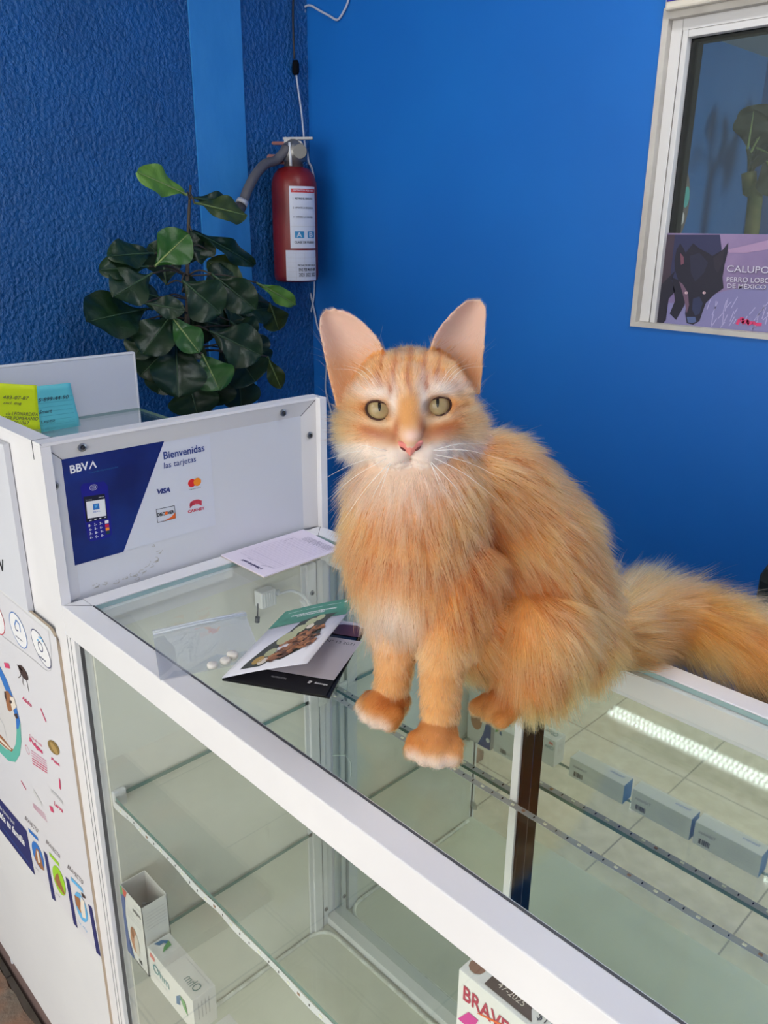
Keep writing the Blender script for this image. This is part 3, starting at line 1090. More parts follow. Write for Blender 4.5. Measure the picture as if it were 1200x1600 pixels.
pr.text2('CANT.  CONCEPTO', (.018, .3155), (.018, .333), (.0200, .3155), pk)
pr.build('form_print', pad)

# brochure
br = empty('folded_brochure', (.28, .12, T), 'folded brochure with green and white cover and black inner pages on glass', 'brochure')
H1, H2 = np.array([.2745, .043, T + .0008]), np.array([.202, .178, T + .0008])
h = (H2 - H1) / np.linalg.norm(H2 - H1)
d = np.array([h[1], -h[0], 0])
R1, R2 = np.array([.373, .099, T + .0008]), np.array([.292, .223, T + .0008])
bk_ = mat('gloss_black', (16, 16, 20), .25)
pgw = mat('page_white', (206, 200, 206), .4)
bm = bmesh.new()
th = .0012
for k, (dz, sh) in enumerate(((0, 0), (.0016, -.004))):
    a = [Vector(q) + Vector((0, 0, dz)) for q in (H1, R1 + d * sh, R2 + d * sh, H2)]
    b = [q + Vector((0, 0, th)) for q in a]
    va, vb = [bm.verts.new(q) for q in a], [bm.verts.new(q) for q in b]
    bm.faces.new(va); bm.faces.new(vb)
    for i in range(4):
        bm.faces.new((va[i], va[(i + 1) % 4], vb[(i + 1) % 4], vb[i]))
inn = obj('inner_page', bm, bk_, br)
P = Plane(H1 + np.array([0, 0, .0029]), R1 - H1, H2 - H1, (0, 0, 1))
LX, LY = np.linalg.norm(R1 - H1), np.linalg.norm(H2 - H1)
pr = Print(P, .0003)
pr.poly2([(LX * .05, LY * .18), (LX * .945, LY * .18), (LX * .945, LY * .73), (LX * .05, LY * .73)], pgw)
pr.poly2([(LX * .05, LY * .92), (LX * .9, LY * .92), (LX * .9, LY * .99), (LX * .05, LY * .99)], pgw)
pr.poly2([(LX * .55, LY * .78), (LX * .90, LY * .78), (LX * .88, LY * .90), (LX * .80, LY * .95), (LX * .66, LY * .94), (LX * .55, LY * .9)], mat('photo_maroon', (98, 52, 58), .3), 2)
pr.ell_ = None
pr.text2('N\u00b0 12 2021', (LX * .62, LY * .655), (LX * .90, LY * .655), (LX * .62, LY * .69), hand, 2)
pr.text2('Ammvepe', (LX * .80, LY * .10), (LX * .92, LY * .10), (LX * .80, LY * .13), pwh, 2, bold=.02)
pr.poly2([(LX * .74, LY * .10), (LX * .765, LY * .10), (LX * .775, LY * .13), (LX * .745, LY * .135)], pwh, 2)
pr.text2('NUTRICION', (LX * .40, LY * .10), (LX * .54, LY * .10), (LX * .40, LY * .12), gry, 2)
pr.build('page_print', inn)
ang = math.radians(20)
wv = .098 * (math.cos(ang) * d + math.sin(ang) * np.array([0, 0, 1]))
nC = np.cross(wv, h); nC /= np.linalg.norm(nC)
if nC[2] < 0: nC = -nC
bm = bmesh.new()
n = 10
top, bot = [], []
for i in range(n + 1):
    t = i / n
    lift = math.sin(t * PI) * .0012
    for lst, off in ((top, .0005), (bot, -.0005)):
        P0 = H1 + np.array([0, 0, .003]) + wv * t + nC * (lift + off)
        P1 = H2 + np.array([0, 0, .003]) + wv * t + nC * (lift + off)
        lst.append((bm.verts.new(P0), bm.verts.new(P1)))
for i in range(n):
    bm.faces.new((top[i][0], top[i + 1][0], top[i + 1][1], top[i][1]))
    bm.faces.new((bot[i][1], bot[i + 1][1], bot[i + 1][0], bot[i][0]))
    for s_ in (0, 1):
        bm.faces.new((top[i][s_], top[i + 1][s_], bot[i + 1][s_], bot[i][s_]))
bm.faces.new((top[n][0], top[n][1], bot[n][1], bot[n][0]))
bm.faces.new((top[0][0], top[0][1], bot[0][1], bot[0][0]))
cov = obj('cover', bm, mat('cover_white', (212, 212, 224), .35), br, True)


def covpt(u, v, k):
    """u,v in 0..1 on the bowed cover"""
    return Vector(H1 + np.array([0, 0, .003]) + wv * u + (H2 - H1) * v + nC * (math.sin(u * PI) * .0012 + .0007 + k * .00015))


class CovPrint(Print):
    def poly2(s, pts, m, layer=1):
        vs = [s.bm.verts.new(covpt(q[0], q[1], layer)) for q in pts]
        s.bm.faces.new(vs).material_index = s.mi(m)

    def grid(s, u0, u1, v0, v1, m, layer=1, n=8):
        for i in range(n):
            a, b = u0 + (u1 - u0) * i / n, u0 + (u1 - u0) * (i + 1) / n
            s.poly2([(a, v0), (b, v0), (b, v1), (a, v1)], m, layer)

    def text2(s, t, a, b, c, m, layer=2, bold=0., shear=0., spacing=1.):
        v, fs = glyphs(t, bold, shear, spacing)
        a, b, c = map(np.array, (a, b, c))
        vs = []
        for q in v:
            uv = a + (b - a) * q[0] + (c - a) * q[1]
            vs.append(s.bm.verts.new(covpt(uv[0], uv[1], layer)))
        i = s.mi(m)
        for f in fs:
            try: s.bm.faces.new([vs[k] for k in f]).material_index = i
            except ValueError: pass


pr = CovPrint(P)
cg = noise_mat('cover_green', (32, 118, 96), (44, 136, 112), 40, .35)
pr.grid(.0, 1, .70, 1.0, cg, 1)
pr.text2('FORMULADO NUTRICIONAL', (.20, .84), (.80, .84), (.20, .865), pwh, bold=.05)
pr.text2('DE PACIENTES', (.30, .81), (.66, .81), (.30, .832), pwh, bold=.05)
pr.text2('BIENESTAR  \u00b7  NUTRICION  \u00b7  MEDICINA', (.10, .925), (.80, .925), (.10, .94), pwh)
pr.text2('Ammvepe', (.89, .93), (.98, .93), (.89, .95), pwh, bold=.02)
pr.poly2([(.84, .93), (.87, .93), (.88, .955), (.85, .96)], pwh, 2)
random.seed(3)
# food photo: dark leaves, onions, kibble
diag = [(.20 + .28 * t, .07 + .68 * t) for t in np.linspace(0, 1, 9)]
dg = mat('photo_dark_green', (44, 50, 40), .4)
on_ = mat('photo_onion', (176, 180, 140), .4)
yl = mat('photo_yellow', (176, 140, 60), .4)
kb = mat('photo_kibble', (150, 92, 48), .4)
kb2 = mat('photo_kibble_dark', (96, 56, 30), .4)
kb3 = mat('photo_kibble_light', (178, 116, 66), .4)
pr.poly2([(.17, .06), (.42, .05), (.50, .12), (.62, .10), (.78, .22), (.80, .34), (.86, .42), (.82, .52), (.80, .66), (.86, .76), (.60, .76), (.44, .70), (.40, .55), (.26, .36), (.18, .15)], dg, 2)
for (u, v, r, m1) in ((.32, .15, .06, yl), (.40, .24, .06, on_), (.45, .44, .10, on_), (.52, .56, .07, on_), (.60, .66, .06, on_), (.68, .71, .05, on_), (.40, .12, .05, cream), (.64, .58, .04, cream)):
    pts = [(u + r * math.cos(a) * 1.1, v + r * math.sin(a)) for a in np.linspace(0, 2 * PI, 14, endpoint=False)]
    pr.poly2(pts, m1, 3)
for k in range(170):
    u, v = random.uniform(.46, .86), random.uniform(.10, .56)
    if v > .18 + (u - .34) * 1.1 or v < .06 + (u - .5) * .6: continue
    r = random.uniform(.02, .034)
    pr.poly2([(u + r * math.cos(a), v + r * .8 * math.sin(a)) for a in np.linspace(0, 2 * PI, 9, endpoint=False)], (kb, kb2, kb3)[k % 3], 4 + k * .02)
pr.text2('www.ammvepe.com.mx', (.86, .20), (.86, .40), (.84, .20), gry)
pr.build('cover_print', cov)

# zip bag with two tablets
bg_ = empty('zip_bag', (.2, .08, T), 'clear plastic zip bag holding white tablets, lying on the glass corner', 'bag')
cb = [on(x, y, 2, T + .0015) for x, y in ((238, 985), (382, 955), (410, 1030), (250, 1063))]
bm = bmesh.new()
n = 14
sheets = []
for lay in (0, 1):
    g = []
    for i in range(n + 1):
        v = i / n
        row = []
        for j in range(n + 1):
            u = j / n
            q = cb[0] * (1 - u) * (1 - v) + cb[1] * u * (1 - v) + cb[2] * u * v + cb[3] * (1 - u) * v
            q = q.copy()
            e = min(u, 1 - u, v, 1 - v) * 6
            q[2] = T + .0008 + lay * (.0012 + .0035 * min(1, e) * (0.6 + .4 * math.sin(9 * u + 3 * v) * math.cos(5 * v + 7 * u)))
            row.append(bm.verts.new(q))
        g.append(row)
    for i in range(n):
        for j in range(n):
            bm.faces.new((g[i][j], g[i][j + 1], g[i + 1][j + 1], g[i + 1][j]))
obj('film', bm, glass_mat('plastic_film', (.95, .955, .97), 2.2, haze=.13), bg_, True)
bm = bmesh.new()
for s0, s1, v in ((0, 1, .10), (0, 1, .14)):
    a = cb[0] * (1 - v) + cb[3] * v
    b = cb[1] * (1 - v) + cb[2] * v
    tube(bm, [a + np.array([0, 0, .003]), (a + b) / 2 + np.array([0, 0, .0045]), b + np.array([0, 0, .003])], .0012, 6)
obj('zip_seal', bm, glass_mat('zip_plastic', (.8, .84, .9), 2.0, haze=.55), bg_)
tabm = mat('tablet_white', (222, 218, 210), .6)
for k, (x, y, a) in enumerate(((352, 1033, .5), (332, 1040, .1), (363, 1024, .6))):
    q = on(x, y, 2, T + .004)
    bm = bmesh.new()
    lathe(bm, (0, 0, 0), [(.0005, -.003), (.0045, -.003), (.0055, -.0015), (.0055, .0015), (.0045, .003), (.0005, .003)], 20)
    o = obj('tablet', bm, tabm, None, True)
    o.location = (q[0], q[1], T + .0045)
    o.scale = (1.25, 1, 1) if k == 2 else (1, 1, .8)
    tag(o, ('left white tablet in the zip bag', 'white tablet in the middle of the zip bag', 'right white tablet in the zip bag nearest the brochure')[k], 'tablet', 'tablets in the zip bag')

# ------------------------------------------------------------------ medicine boxes on the lower shelf
bw = mat('carton_white', (232, 231, 228), .45)
bwi = mat('carton_inside', (190, 188, 182), .7)


def carton(name, x0, x1, y0, y1, h, label, side_m=None, cat='medicine box', group=None):
    e = empty(name, ((x0 + x1) / 2, (y0 + y1) / 2, SH2), label, cat, group)
    bm = B(x0, x1, y0, y1, SH2 + .0005, SH2 + h, .0006)
    if side_m:
        for f in bm.faces:
            if f.normal.x > .9 and f.calc_area() > .0003: f.material_index = 1
    bmesh.ops.recalc_face_normals(bm, faces=bm.faces)
    for f in bm.faces:
        f.normal_update()
        if side_m and f.normal.x > .9: f.material_index = 1
    obj('carton', bm, [bw] + ([side_m] if side_m else []), e)
    return e


# open box with sachets
ob_ = empty('open_medicine_box', (.06, .04, SH2), 'opened white carton with blue curve and puppies, sachets inside, on lower shelf', 'medicine box')
x0, x1, y0, y1, hh = .034, .092, .0135, .050, .116
bm = bmesh.new()
t_ = .0008
box(bm, x0, x1, y0, y0 + t_, SH2, SH2 + hh)
box(bm, x0, x1, y1 - t_, y1, SH2, SH2 + hh)
box(bm, x0, x0 + t_, y0, y1, SH2, SH2 + hh)
box(bm, x1 - t_, x1, y0, y1, SH2, SH2 + hh)
box(bm, x0, x1, y0, y1, SH2 + .0002, SH2 + .002)
obj('carton', bm, bw, ob_)
bm = bmesh.new()
bm.free()
bm = bmesh.new()
obox(bm, (x1 - .011, y1 - .014, SH2 + .072), (.3, .95, 0), (-.95, .3, 0.1), (0, 0, 1), .010, .0008, .034, bev=.0006)
tag(obj('sachet', bm, mat('sachet_dark', (60, 56, 66), .3)), 'dark sachet standing in the opened white carton', 'sachet')
bm = bmesh.new()
obox(bm, (x1 - .025, y1 - .014, SH2 + .062), (.8, .6, 0), (-.6, .8, 0.2), (0, 0, 1), .010, .0008, .030, bev=.0006)
tag(obj('sachet', bm, mat('sachet_foil', (170, 170, 174), .3, .6)), 'silver foil sachet leaning in the opened white carton', 'sachet')
P = Plane((x0, y0, SH2), (1, 0, 0), (0, 0, 1), (0, -1, 0))
pr = Print(P, .0003)
w_ = x1 - x0
U = w_ / .088
_o2, _t2 = pr.poly2, pr.text2
pr.poly2 = lambda q, *a, **k: _o2([(c_[0] * U, c_[1]) for c_ in q], *a, **k)
pr.text2 = lambda t, a, b, c, *r, **k: _t2(t, (a[0] * U, a[1]), (b[0] * U, b[1]), (c[0] * U, c[1]), *r, **k)
pr.poly2([(0, hh), (.030, hh), (.018, hh * .86), (.012, hh * .6), (.014, hh * .3), (.030, 0), (0, 0)], mat('print_royal', (50, 84, 150), .4), 1)
pr.poly2([(.010, hh), (.030, hh), (.020, hh * .88), (.012, hh * .90)], mat('print_coral', (226, 92, 70), .4), 2)
pr.poly2([(0, hh), (.010, hh), (.012, hh * .90), (0, hh * .86)], mat('print_leaf', (90, 170, 90), .4), 2)
pr.text2('milpro', (.050, hh * .80), (.082, hh * .80), (.050, hh * .87), ink, bold=.02)
pr.text2('MILBEMAX', (.056, hh * .91), (.080, hh * .91), (.056, hh * .93), gry)
for k in range(3):
    pr.text2('comprimidos para perros', (.022, hh * (.74 - k * .05)), (.078, hh * (.74 - k * .05)), (.022, hh * (.765 - k * .05)), gry)
puppy = mat('puppy_tan', (196, 140, 104), .6)
pr.poly2([(.040 + .016 * math.cos(a), hh * .34 + .022 * math.sin(a)) for a in np.linspace(0, 2 * PI, 16, endpoint=False)], puppy, 2)
pr.poly2([(.050 + .010 * math.cos(a), hh * .30 + .018 * math.sin(a)) for a in np.linspace(0, 2 * PI, 16, endpoint=False)], cream, 3)
pr.poly2([(.036 + .006 * math.cos(a), hh * .44 + .010 * math.sin(a)) for a in np.linspace(0, 2 * PI, 12, endpoint=False)], brn, 3)
pr.text2('10', (.052, .006), (.064, .006), (.052, .014), ink, bold=.05)
pr.build('front_print', ob_)
P = Plane((x1, y0, SH2), (0, 1, 0), (0, 0, 1), (1, 0, 0))
pr = Print(P, .0003)
for k in range(6):
    pr.text2('composicion y dosis del producto', (.005, hh * (.88 - k * .045)), (.033, hh * (.88 - k * .045)), (.005, hh * (.90 - k * .045)), gry)
pr.build('side_print', ob_)
P = Plane((x1, y1, SH2), (-1, 0, 0), (0, 0, 1), (0, 1, 0))
pr = Print(P, .0003)
pr.poly2([(0, 0), (.030, 0), (.018, hh * .25), (.012, hh * .5), (0, hh * .6)], mat('print_royal', (50, 84, 150)), 1)
pr.poly2([(.006 + .005 * math.cos(a), .02 + .005 * math.sin(a)) for a in np.linspace(0, 2 * PI, 14, endpoint=False)], pwh, 2)
pr.poly2([(.036 + .014 * math.cos(a), hh * .45 + .022 * math.sin(a)) for a in np.linspace(0, 2 * PI, 16, endpoint=False)], puppy, 2)
pr.build('back_print', ob_)

# Ohm box
ohm = carton('medicine_box', .097, .207, .0135, .046, .057, 'white Ohm medicine box with green leaf logo beside the opened carton')
x0, x1, y0, y1, hh = .097, .207, .0135, .046, .057
tgr = mat('print_ohm_teal', (60, 140, 150), .4)
gr2 = mat('print_ohm_green', (90, 165, 90), .4)
bl2 = mat('print_ohm_blue', (50, 110, 160), .4)


def leafmark(pr, cx, cy, s, flip=1):
    pr.poly2([(cx - s, cy - s * .8), (cx - s * .9, cy + s * .2), (cx - s * .2, cy + s * .9), (cx + s * .3, cy + s * .6), (cx - s * .3, cy + s * .2), (cx - s * .3, cy - s * .4)], bl2, 2)
    pr.poly2([(cx - s * .2, cy + s * .9), (cx + s * .7, cy + s * .8), (cx + s * 1.0, cy - s * .6), (cx + s * .3, cy - s * .1)], gr2, 3)


P = Plane((x0, y0, SH2), (1, 0, 0), (0, 0, 1), (0, -1, 0))
pr = Print(P, .0003)
pr.text2('Ohm', (.012, .026), (.052, .026), (.012, .040), tgr)
pr.poly2([(.005, .046), (.017, .044), (.019, .051), (.008, .054)], mat('print_salmon', (232, 130, 120), .4))
leafmark(pr, .082, .028, .014)
pr.text2('acido ursodesoxicolico', (.012, .018), (.048, .018), (.012, .021), gry)
pr.build('front_print', ohm)
P = Plane((x0, y0, SH2 + hh), (1, 0, 0), (0, 1, 0), (0, 0, 1))
pr = Print(P, .0003)
leafmark(pr, .013, .016, .010)
pr.text2('Ohm', (.102, .008), (.076, .008), (.102, .020), mat('print_ohm_grey', (84, 130, 130), .4))
pr.text2('tabletas palatables uso veterinario', (.104, .029), (.050, .029), (.104, .0265), gry)
pr.build('top_print', ohm)
P = Plane((x1, y0, SH2), (0, 1, 0), (0, 0, 1), (1, 0, 0))
pr = Print(P, .0003)
for k in range(4):
    pr.text2('lote caducidad registro', (.008 + k * .005, .022), (.008 + k * .005, .048), (.006 + k * .005, .022), ink)
pr.build('end_print', ohm)
P = Plane((x1, y1, SH2), (-1, 0, 0), (0, 0, 1), (0, 1, 0))
pr = Print(P, .0003)
pr.text2('Ohm', (.003, .036), (.022, .036), (.003, .044), tgr)
pr.poly2([(.005, .047), (.015, .047), (.013, .052), (.006, .052)], mat('print_salmon', (232, 130, 120)))
leafmark(pr, .100, .048, .008)


def barcode(pr, x, y, w, h):
    q = x
    random.seed(5)
    while q < x + w:
        b_ = random.choice((.0005, .0009, .0014))
        pr.poly2([(q, y), (min(q + b_, x + w), y), (min(q + b_, x + w), y + h), (q, y + h)], ink, 2)
        q += b_ + random.choice((.0006, .001))


barcode(pr, .080, .006, .014, .009)
pr.build('back_print', ohm)
# three boxes further along, seen from behind in the mirror
blueend = noise_mat('carton_blue_end', (54, 120, 180), (70, 140, 196), 60, .45)
spec3 = ((.239, .349, .040), (.364, .471, .043), (.477, .584, .043))
labs = ('white carton with blue end next to the Ohm box, seen in mirror', 'middle white carton of the three seen lying in the mirror', 'rightmost white carton of the row reflected in the mirror')
for (a, b, hz), lb in zip(spec3, labs):
    e = carton('medicine_box', a, b, .014, .044, hz, lb, blueend, group='cartons reflected in the mirror')
    P = Plane((b, .044, SH2), (-1, 0, 0), (0, 0, 1), (0, 1, 0))
    pr = Print(P, .0003)
    wd = b - a
    barcode(pr, wd * .74, hz * .15, .018, .010)
    pr.text2('Tabletas', (wd * .66, hz * .60), (wd * .93, hz * .60), (wd * .66, hz * .74), gry, bold=.03)
    for k in range(7):
        pr.text2('indicaciones y contenido del producto', (wd * .08, hz * (.82 - k * .09)), (wd * .50, hz * (.82 - k * .09)), (wd * .08, hz * (.86 - k * .09)), gry)
    pr.build('back_print', e)
    P = Plane((b, .044, SH2 + hz), (-1, 0, 0), (0, -1, 0), (0, 0, 1))
    pr = Print(P, .0003)
    pr.text2('Veterinaria', (wd * .10, .016), (wd * .35, .016), (wd * .10, .022), blu)
    pr.build('top_print', e)

# Bravecto box standing on the upper shelf near the front glass
bx0, bx1, by0, by1, bz = .593, .690, .040, .085, T - .113
bv = empty('tick_tablet_box', (.77, .05, SH1), 'white BRAVECTO tablet box standing under the front rim of the counter', 'medicine box')
bm = B(bx0, bx1, by0, by1, SH1 + .0005, bz, .0008)
obj('carton', bm, bw, bv)
P = Plane((bx0, by0, SH1), (1, 0, 0), (0, 0, 1), (0, -1, 0))
hh = bz - SH1
pr = Print(P, .0003)
rd = mat('print_crimson', (178, 34, 70), .4)
pr.text2('BRAVECTO', (.006, hh - .026), (.082, hh - .026), (.006, hh - .011), rd, bold=.02)
pr.poly2([(.020, hh - .028), (.055, hh - .016), (.058, hh - .012), (.022, hh - .026)], mat('print_orange', (232, 100, 30)), 3)
pr.poly2([(.002, hh - .05), (.012, hh - .034), (.022, hh - .034), (.016, hh - .05)], mat('print_hot_pink', (214, 40, 150), .4), 2)
pr.poly2([(.050, hh - .05), (.056, hh - .030), (.066, hh - .034), (.064, hh - .05)], mat('print_violet', (90, 60, 170), .4), 2)
pr.build('front_print', bv)
P = Plane((bx0, by0, bz), (1, 0, 0), (0, 1, 0), (0, 0, 1))
pr = Print(P, .0003)
pr.poly2([(.022, .004), (.066, .004), (.060, .012), (.058, .020), (.060, .026), (.022, .026)], mat('label_dark_brown', (72, 54, 52), .5), 1)
pr.text2('05-2023', (.030, .0175), (.054, .0175), (.030, .0225), cream, 3)
pr.text2('47-2025', (.030, .009), (.054, .009), (.030, .0145), cream, 3)
pr.poly2([(.009 + .007 * math.cos(a), .012 + .007 * math.sin(a)) for a in np.linspace(0, 2 * PI, 10, endpoint=False)], mat('cap_brown', (140, 98, 80), .5), 1)
pr.text2('$1100', (.066, .008), (.088, .010), (.066, .015), hand, 3)
pr.build('top_print', bv)

# stone slab at the foot of the counter
bm = bmesh.new()
random.seed(9)
xs = np.linspace(-1.05, -.36, 30)
edge_pts = [(x, -.004 - .003 * math.sin(x * 23) - random.uniform(0, .007)) for x in xs]
out = edge_pts + [(-.34, -.5), (-1.05, -.5)]
a = [bm.verts.new((x, y, .002)) for x, y in out]
b = [bm.verts.new((x, y - (.006 if i < 30 else 0), .030)) for i, (x, y) in enumerate(out)]
bm.faces.new(a); bm.faces.new(b)
for k in range(len(out)):
    bm.faces.new((a[k], a[(k + 1) % len(out)], b[(k + 1) % len(out)], b[k]))
slab = obj('stone_slab', bm, noise_mat('weathered_stone', (120, 116, 106), (150, 104, 78), 7, .85, bump=.8, bscale=30, dist=.01, lo=.45, hi=.7))
tag(slab, 'rough weathered stone slab on the floor below the tall white counter', 'stone slab')

# ------------------------------------------------------------------ ceiling tube lamp in the customer area
lamp = empty('tube_lamp', (-.36, -2.39, CH), 'long white ceiling tube lamp behind the viewer, seen reflected in the glass', 'lamp')
lz = T + 1.5
obj('lamp_housing', B(-.975, .255, -2.45, -2.33, lz + .012, CH, .006), white, lamp)
bm = bmesh.new()
for y in (-2.415, -2.365):
    tube(bm, [(-.96, y, lz), (.24, y, lz)], .013, 12)
obj('lamp_tube', bm, emit_mat('tube_light', (.95, .98, 1.0), 40), lamp)
bm = bmesh.new()
for k in range(48):
    x = -.95 + k * .025
    box(bm, x, x + .003, -2.44, -2.34, lz - .016, lz + .012)
obj('louvre', bm, white, lamp)

# added tube lamp above the counter, unseen, brightens cat, boxes and wall
fill_lamp = empty('tube_lamp', (.8, .6, CH), 'ceiling tube lamp above the counter, out of the frame', 'lamp')  # added unseen fill lamp
obj('lamp_housing', B(.1, 1.5, .54, .66, lz + .012, CH, .006), white, fill_lamp)  # housing of the added fill lamp
bm = bmesh.new()
for y in (.575, .625):
    tube(bm, [(.12, y, lz), (1.48, y, lz)], .013, 12)
obj('lamp_tube', bm, emit_mat('tube_light_fill', (.97, .98, 1.0), 42), fill_lamp)  # tubes of the added fill lamp

# ------------------------------------------------------------------ fire extinguisher
EX = (-1.0, 1.155)
ez0 = on(461, 441, 0, EX[0])[2]
ez1 = on(461, 262, 0, EX[0])[2]
er = .062
ext = empty('fire_extinguisher', (EX[0], EX[1], ez0), 'red fire extinguisher with grey hose hanging in the blue wall corner', 'fire extinguisher')
redm = noise_mat('extinguisher_red', (106, 18, 20), (124, 24, 24), 12, .35, spec=.5)
hgt = ez1 - ez0
bm = bmesh.new()
lathe(bm, (EX[0], EX[1], ez0), [(.001, .003), (er * .85, .003), (er * .97, .008), (er, .02), (er, hgt - .055), (er * .98, hgt - .038), (er * .88, hgt - .018), (er * .68, hgt - .004), (er * .34, hgt + .003), (er * .3, hgt + .006), (.001, hgt + .006)], 40)
cyl = obj('cylinder', bm, redm, ext)
bm = bmesh.new()
lathe(bm, (EX[0], EX[1], ez0), [(er * .42, hgt), (er * .42, hgt + .014), (er * .56, hgt + .016), (er * .56, hgt + .048), (er * .45, hgt + .058), (er * .2, hgt + .07)], 20)
obj('valve', bm, mat('dull_chrome', (150, 148, 145), .4, metal=.8), ext)
rr_ = Vector((cr0[0], cr0[1], 0))
ff_ = Vector((cf[0], cf[1], 0)).normalized()
hz_ = ez0 + hgt
cx_ = Vector((EX[0], EX[1], 0))
chrome = mat('chrome', (150, 150, 152), .5, metal=.8)
bm = bmesh.new()
obox(bm, cx_ + rr_ * .014 + Vector((0, 0, hz_ + .072)), (rr_ + Vector((0, 0, .02))).normalized(), ff_, Vector((0, 0, 1)), .040, .011, .003, 0, .001)
obox(bm, cx_ + rr_ * .002 + Vector((0, 0, hz_ + .058)), (rr_ + Vector((0, 0, -.25))).normalized(), ff_, Vector((0, 0, 1)), .026, .013, .012, 0, .003)
obj('handle_lever', bm, chrome, ext)
bm = bmesh.new()
g = cx_ + rr_ * .022 - ff_ * .034 + Vector((0, 0, hz_ + .038))
tube(bm, [g + ff_ * .010, g - ff_ * .004], .018, 18)
obj('pressure_gauge', bm, steeld, ext)
bm = bmesh.new()
tube(bm, [cx_ - ff_ * .030 - rr_ * .006 + Vector((0, 0, hz_ + .06)), cx_ - ff_ * .034 - rr_ * .004 + Vector((0, 0, hz_ + .002))], .004, 8)
obj('safety_pin_seal', bm, whitep, ext)
bm = bmesh.new()
gg = cx_ - rr_ * .045 + Vector((0, 0, hz_ + .020))
obox(bm, gg, rr_, ff_, Vector((0, 0, 1)), .026, .010, .012, 0, .003)
obox(bm, gg + Vector((0, 0, .040)) + rr_ * .008, rr_, ff_, Vector((0, 0, 1)), .020, .008, .004, 0, .002)
obj('wall_bracket', bm, redm, ext)
hose = [cx_ - rr_ * .012 - ff_ * .022 + Vector((0, 0, hz_ + .048)), Vector(on(432, 250, 0, -1.0)) , Vector(on(415, 256, 0, -.995)), Vector(on(400, 272, 0, -.985)), Vector(on(388, 294, 0, -.975)), Vector(on(380, 314, 0, -.97)), Vector(on(371, 334, 0, -.965))]
bm = bmesh.new()
tube(bm, spline(hose, 8), .0125, 14)
obj('hose', bm, mat('hose_grey', (88, 86, 90), .55), ext)
bm = bmesh.new()
a, b = hose[-1], hose[-2]
dd = (a - b).normalized()
c_ = Vector(on(378, 317, 0, -.968))
tube(bm, [c_ - dd * .006, c_ + dd * .006], .0155, 16)
obj('hose_clamp', bm, mat('clamp_grey', (180, 180, 184), .4), ext)
bm = bmesh.new()
tube(bm, [a - dd * .03, a + dd * .006], .0145, 16)
tube(bm, [a + dd * .006, a + dd * .0062], .0095, 16, 1)
obj('nozzle', bm, [mat('nozzle_dark', (56, 54, 58), .6), black], ext)


def curved_label(name, a0, a1, z0, z1, items, base):
    """label wrapped round the cylinder, a in radians from camera-facing direction, positive right"""
    bm = bmesh.new()
    mats = [base]

    def W_(u, v, k):
        a = a0 + (a1 - a0) * u
        r = er + .0008 + k * .0003
        q = cx_ + (-ff_ * math.cos(a) + rr_ * math.sin(a)) * r
        return Vector((q.x, q.y, z0 + (z1 - z0) * v))

    def rect(u0, u1, v0, v1, m, k):
        if m not in mats: mats.append(m)
        n = max(1, int((u1 - u0) * 14))
        for i in range(n):
            p0, p1 = u0 + (u1 - u0) * i / n, u0 + (u1 - u0) * (i + 1) / n
            f = bm.faces.new([bm.verts.new(W_(p0, v0, k)), bm.verts.new(W_(p1, v0, k)), bm.verts.new(W_(p1, v1, k)), bm.verts.new(W_(p0, v1, k))])
            f.material_index = mats.index(m)

    rect(0, 1, 0, 1, base, 0)
    for it in items:
        if it[0] == 'r':
            rect(*it[1:5], it[5], 1)
        else:
            v, fs = glyphs(it[1], .02)
            if it[6] not in mats: mats.append(it[6])
            vs = [bm.verts.new(W_(it[2] + (it[3] - it[2]) * q[0], it[4] + (it[5] - it[4]) * q[1], 2)) for q in v]
            for f in fs:
                try: bm.faces.new([vs[k] for k in f]).material_index = mats.index(it[6])
                except ValueError: pass
    return objraw(name, bm, mats, cyl)


lw_ = mat('label_white', (206, 210, 222), .45)
lr_ = mat('label_red', (190, 40, 48), .45)
lb_ = mat('label_blue', (40, 130, 180), .45)
items = [('r', .06, .98, .90, .96, lr_), ('t', 'EXTINTOR PQS ABC', .15, .9, .915, .945, lw_),
         ('t', '1  RETIRE EL SEGURO', .12, .85, .79, .82, ink), ('t', '2  APUNTE LA BOQUILLA', .12, .88, .64, .67, ink), ('t', '3  OPRIMA LA MANIJA', .12, .85, .49, .52, ink),
         ('r', .04, .98, .36, .365, gry), ('r', .16, .48, .17, .28, lb_), ('r', .62, .92, .17, .28, lb_),
         ('t', 'A', .22, .40, .185, .265, lw_), ('t', 'B', .68, .84, .185, .265, lw_), ('t', 'CLASE DE FUEGO', .14, .9, .08, .12, ink)]
zz0, zz1 = on(475, 387, 0, EX[0])[2], on(475, 293, 0, EX[0])[2]
curved_label('instruction_label', -.12, 1.15, zz0, zz1, items, lw_)
items = [('r', .04, .96, y, y + .006, gry) for y in (.12, .3, .45, .6, .75, .9)] + [('r', x, x + .008, .05, .9, gry) for x in (.3, .55, .8)] + [('t', 'FECHA DE RECARGA', .35, .95, .48, .54, ink), ('t', 'ENE FEB MAR ABR', .38, .95, .32, .42, ink), ('t', '2021 2022 2023', .38, .95, .14, .26, ink)]
zz2, zz3 = on(470, 442, 0, EX[0])[2] + .01, on(470, 390, 0, EX[0])[2]
curved_label('service_label', -.35, 1.15, zz2, zz3, items, lw_)

# ------------------------------------------------------------------ cables on the walls
wcab = mat('cable_white', (182, 188, 204), .5)
bcab = mat('cable_black', (20, 20, 26), .5)


def cable(name, pts, r, m, label, extra=None, parent=None):
    bm = bmesh.new()
    tube(bm, spline(pts, 8), r, 8)
    o = obj(name, bm, m, parent, True)
    if label: tag(o, label, 'cable')
    return o


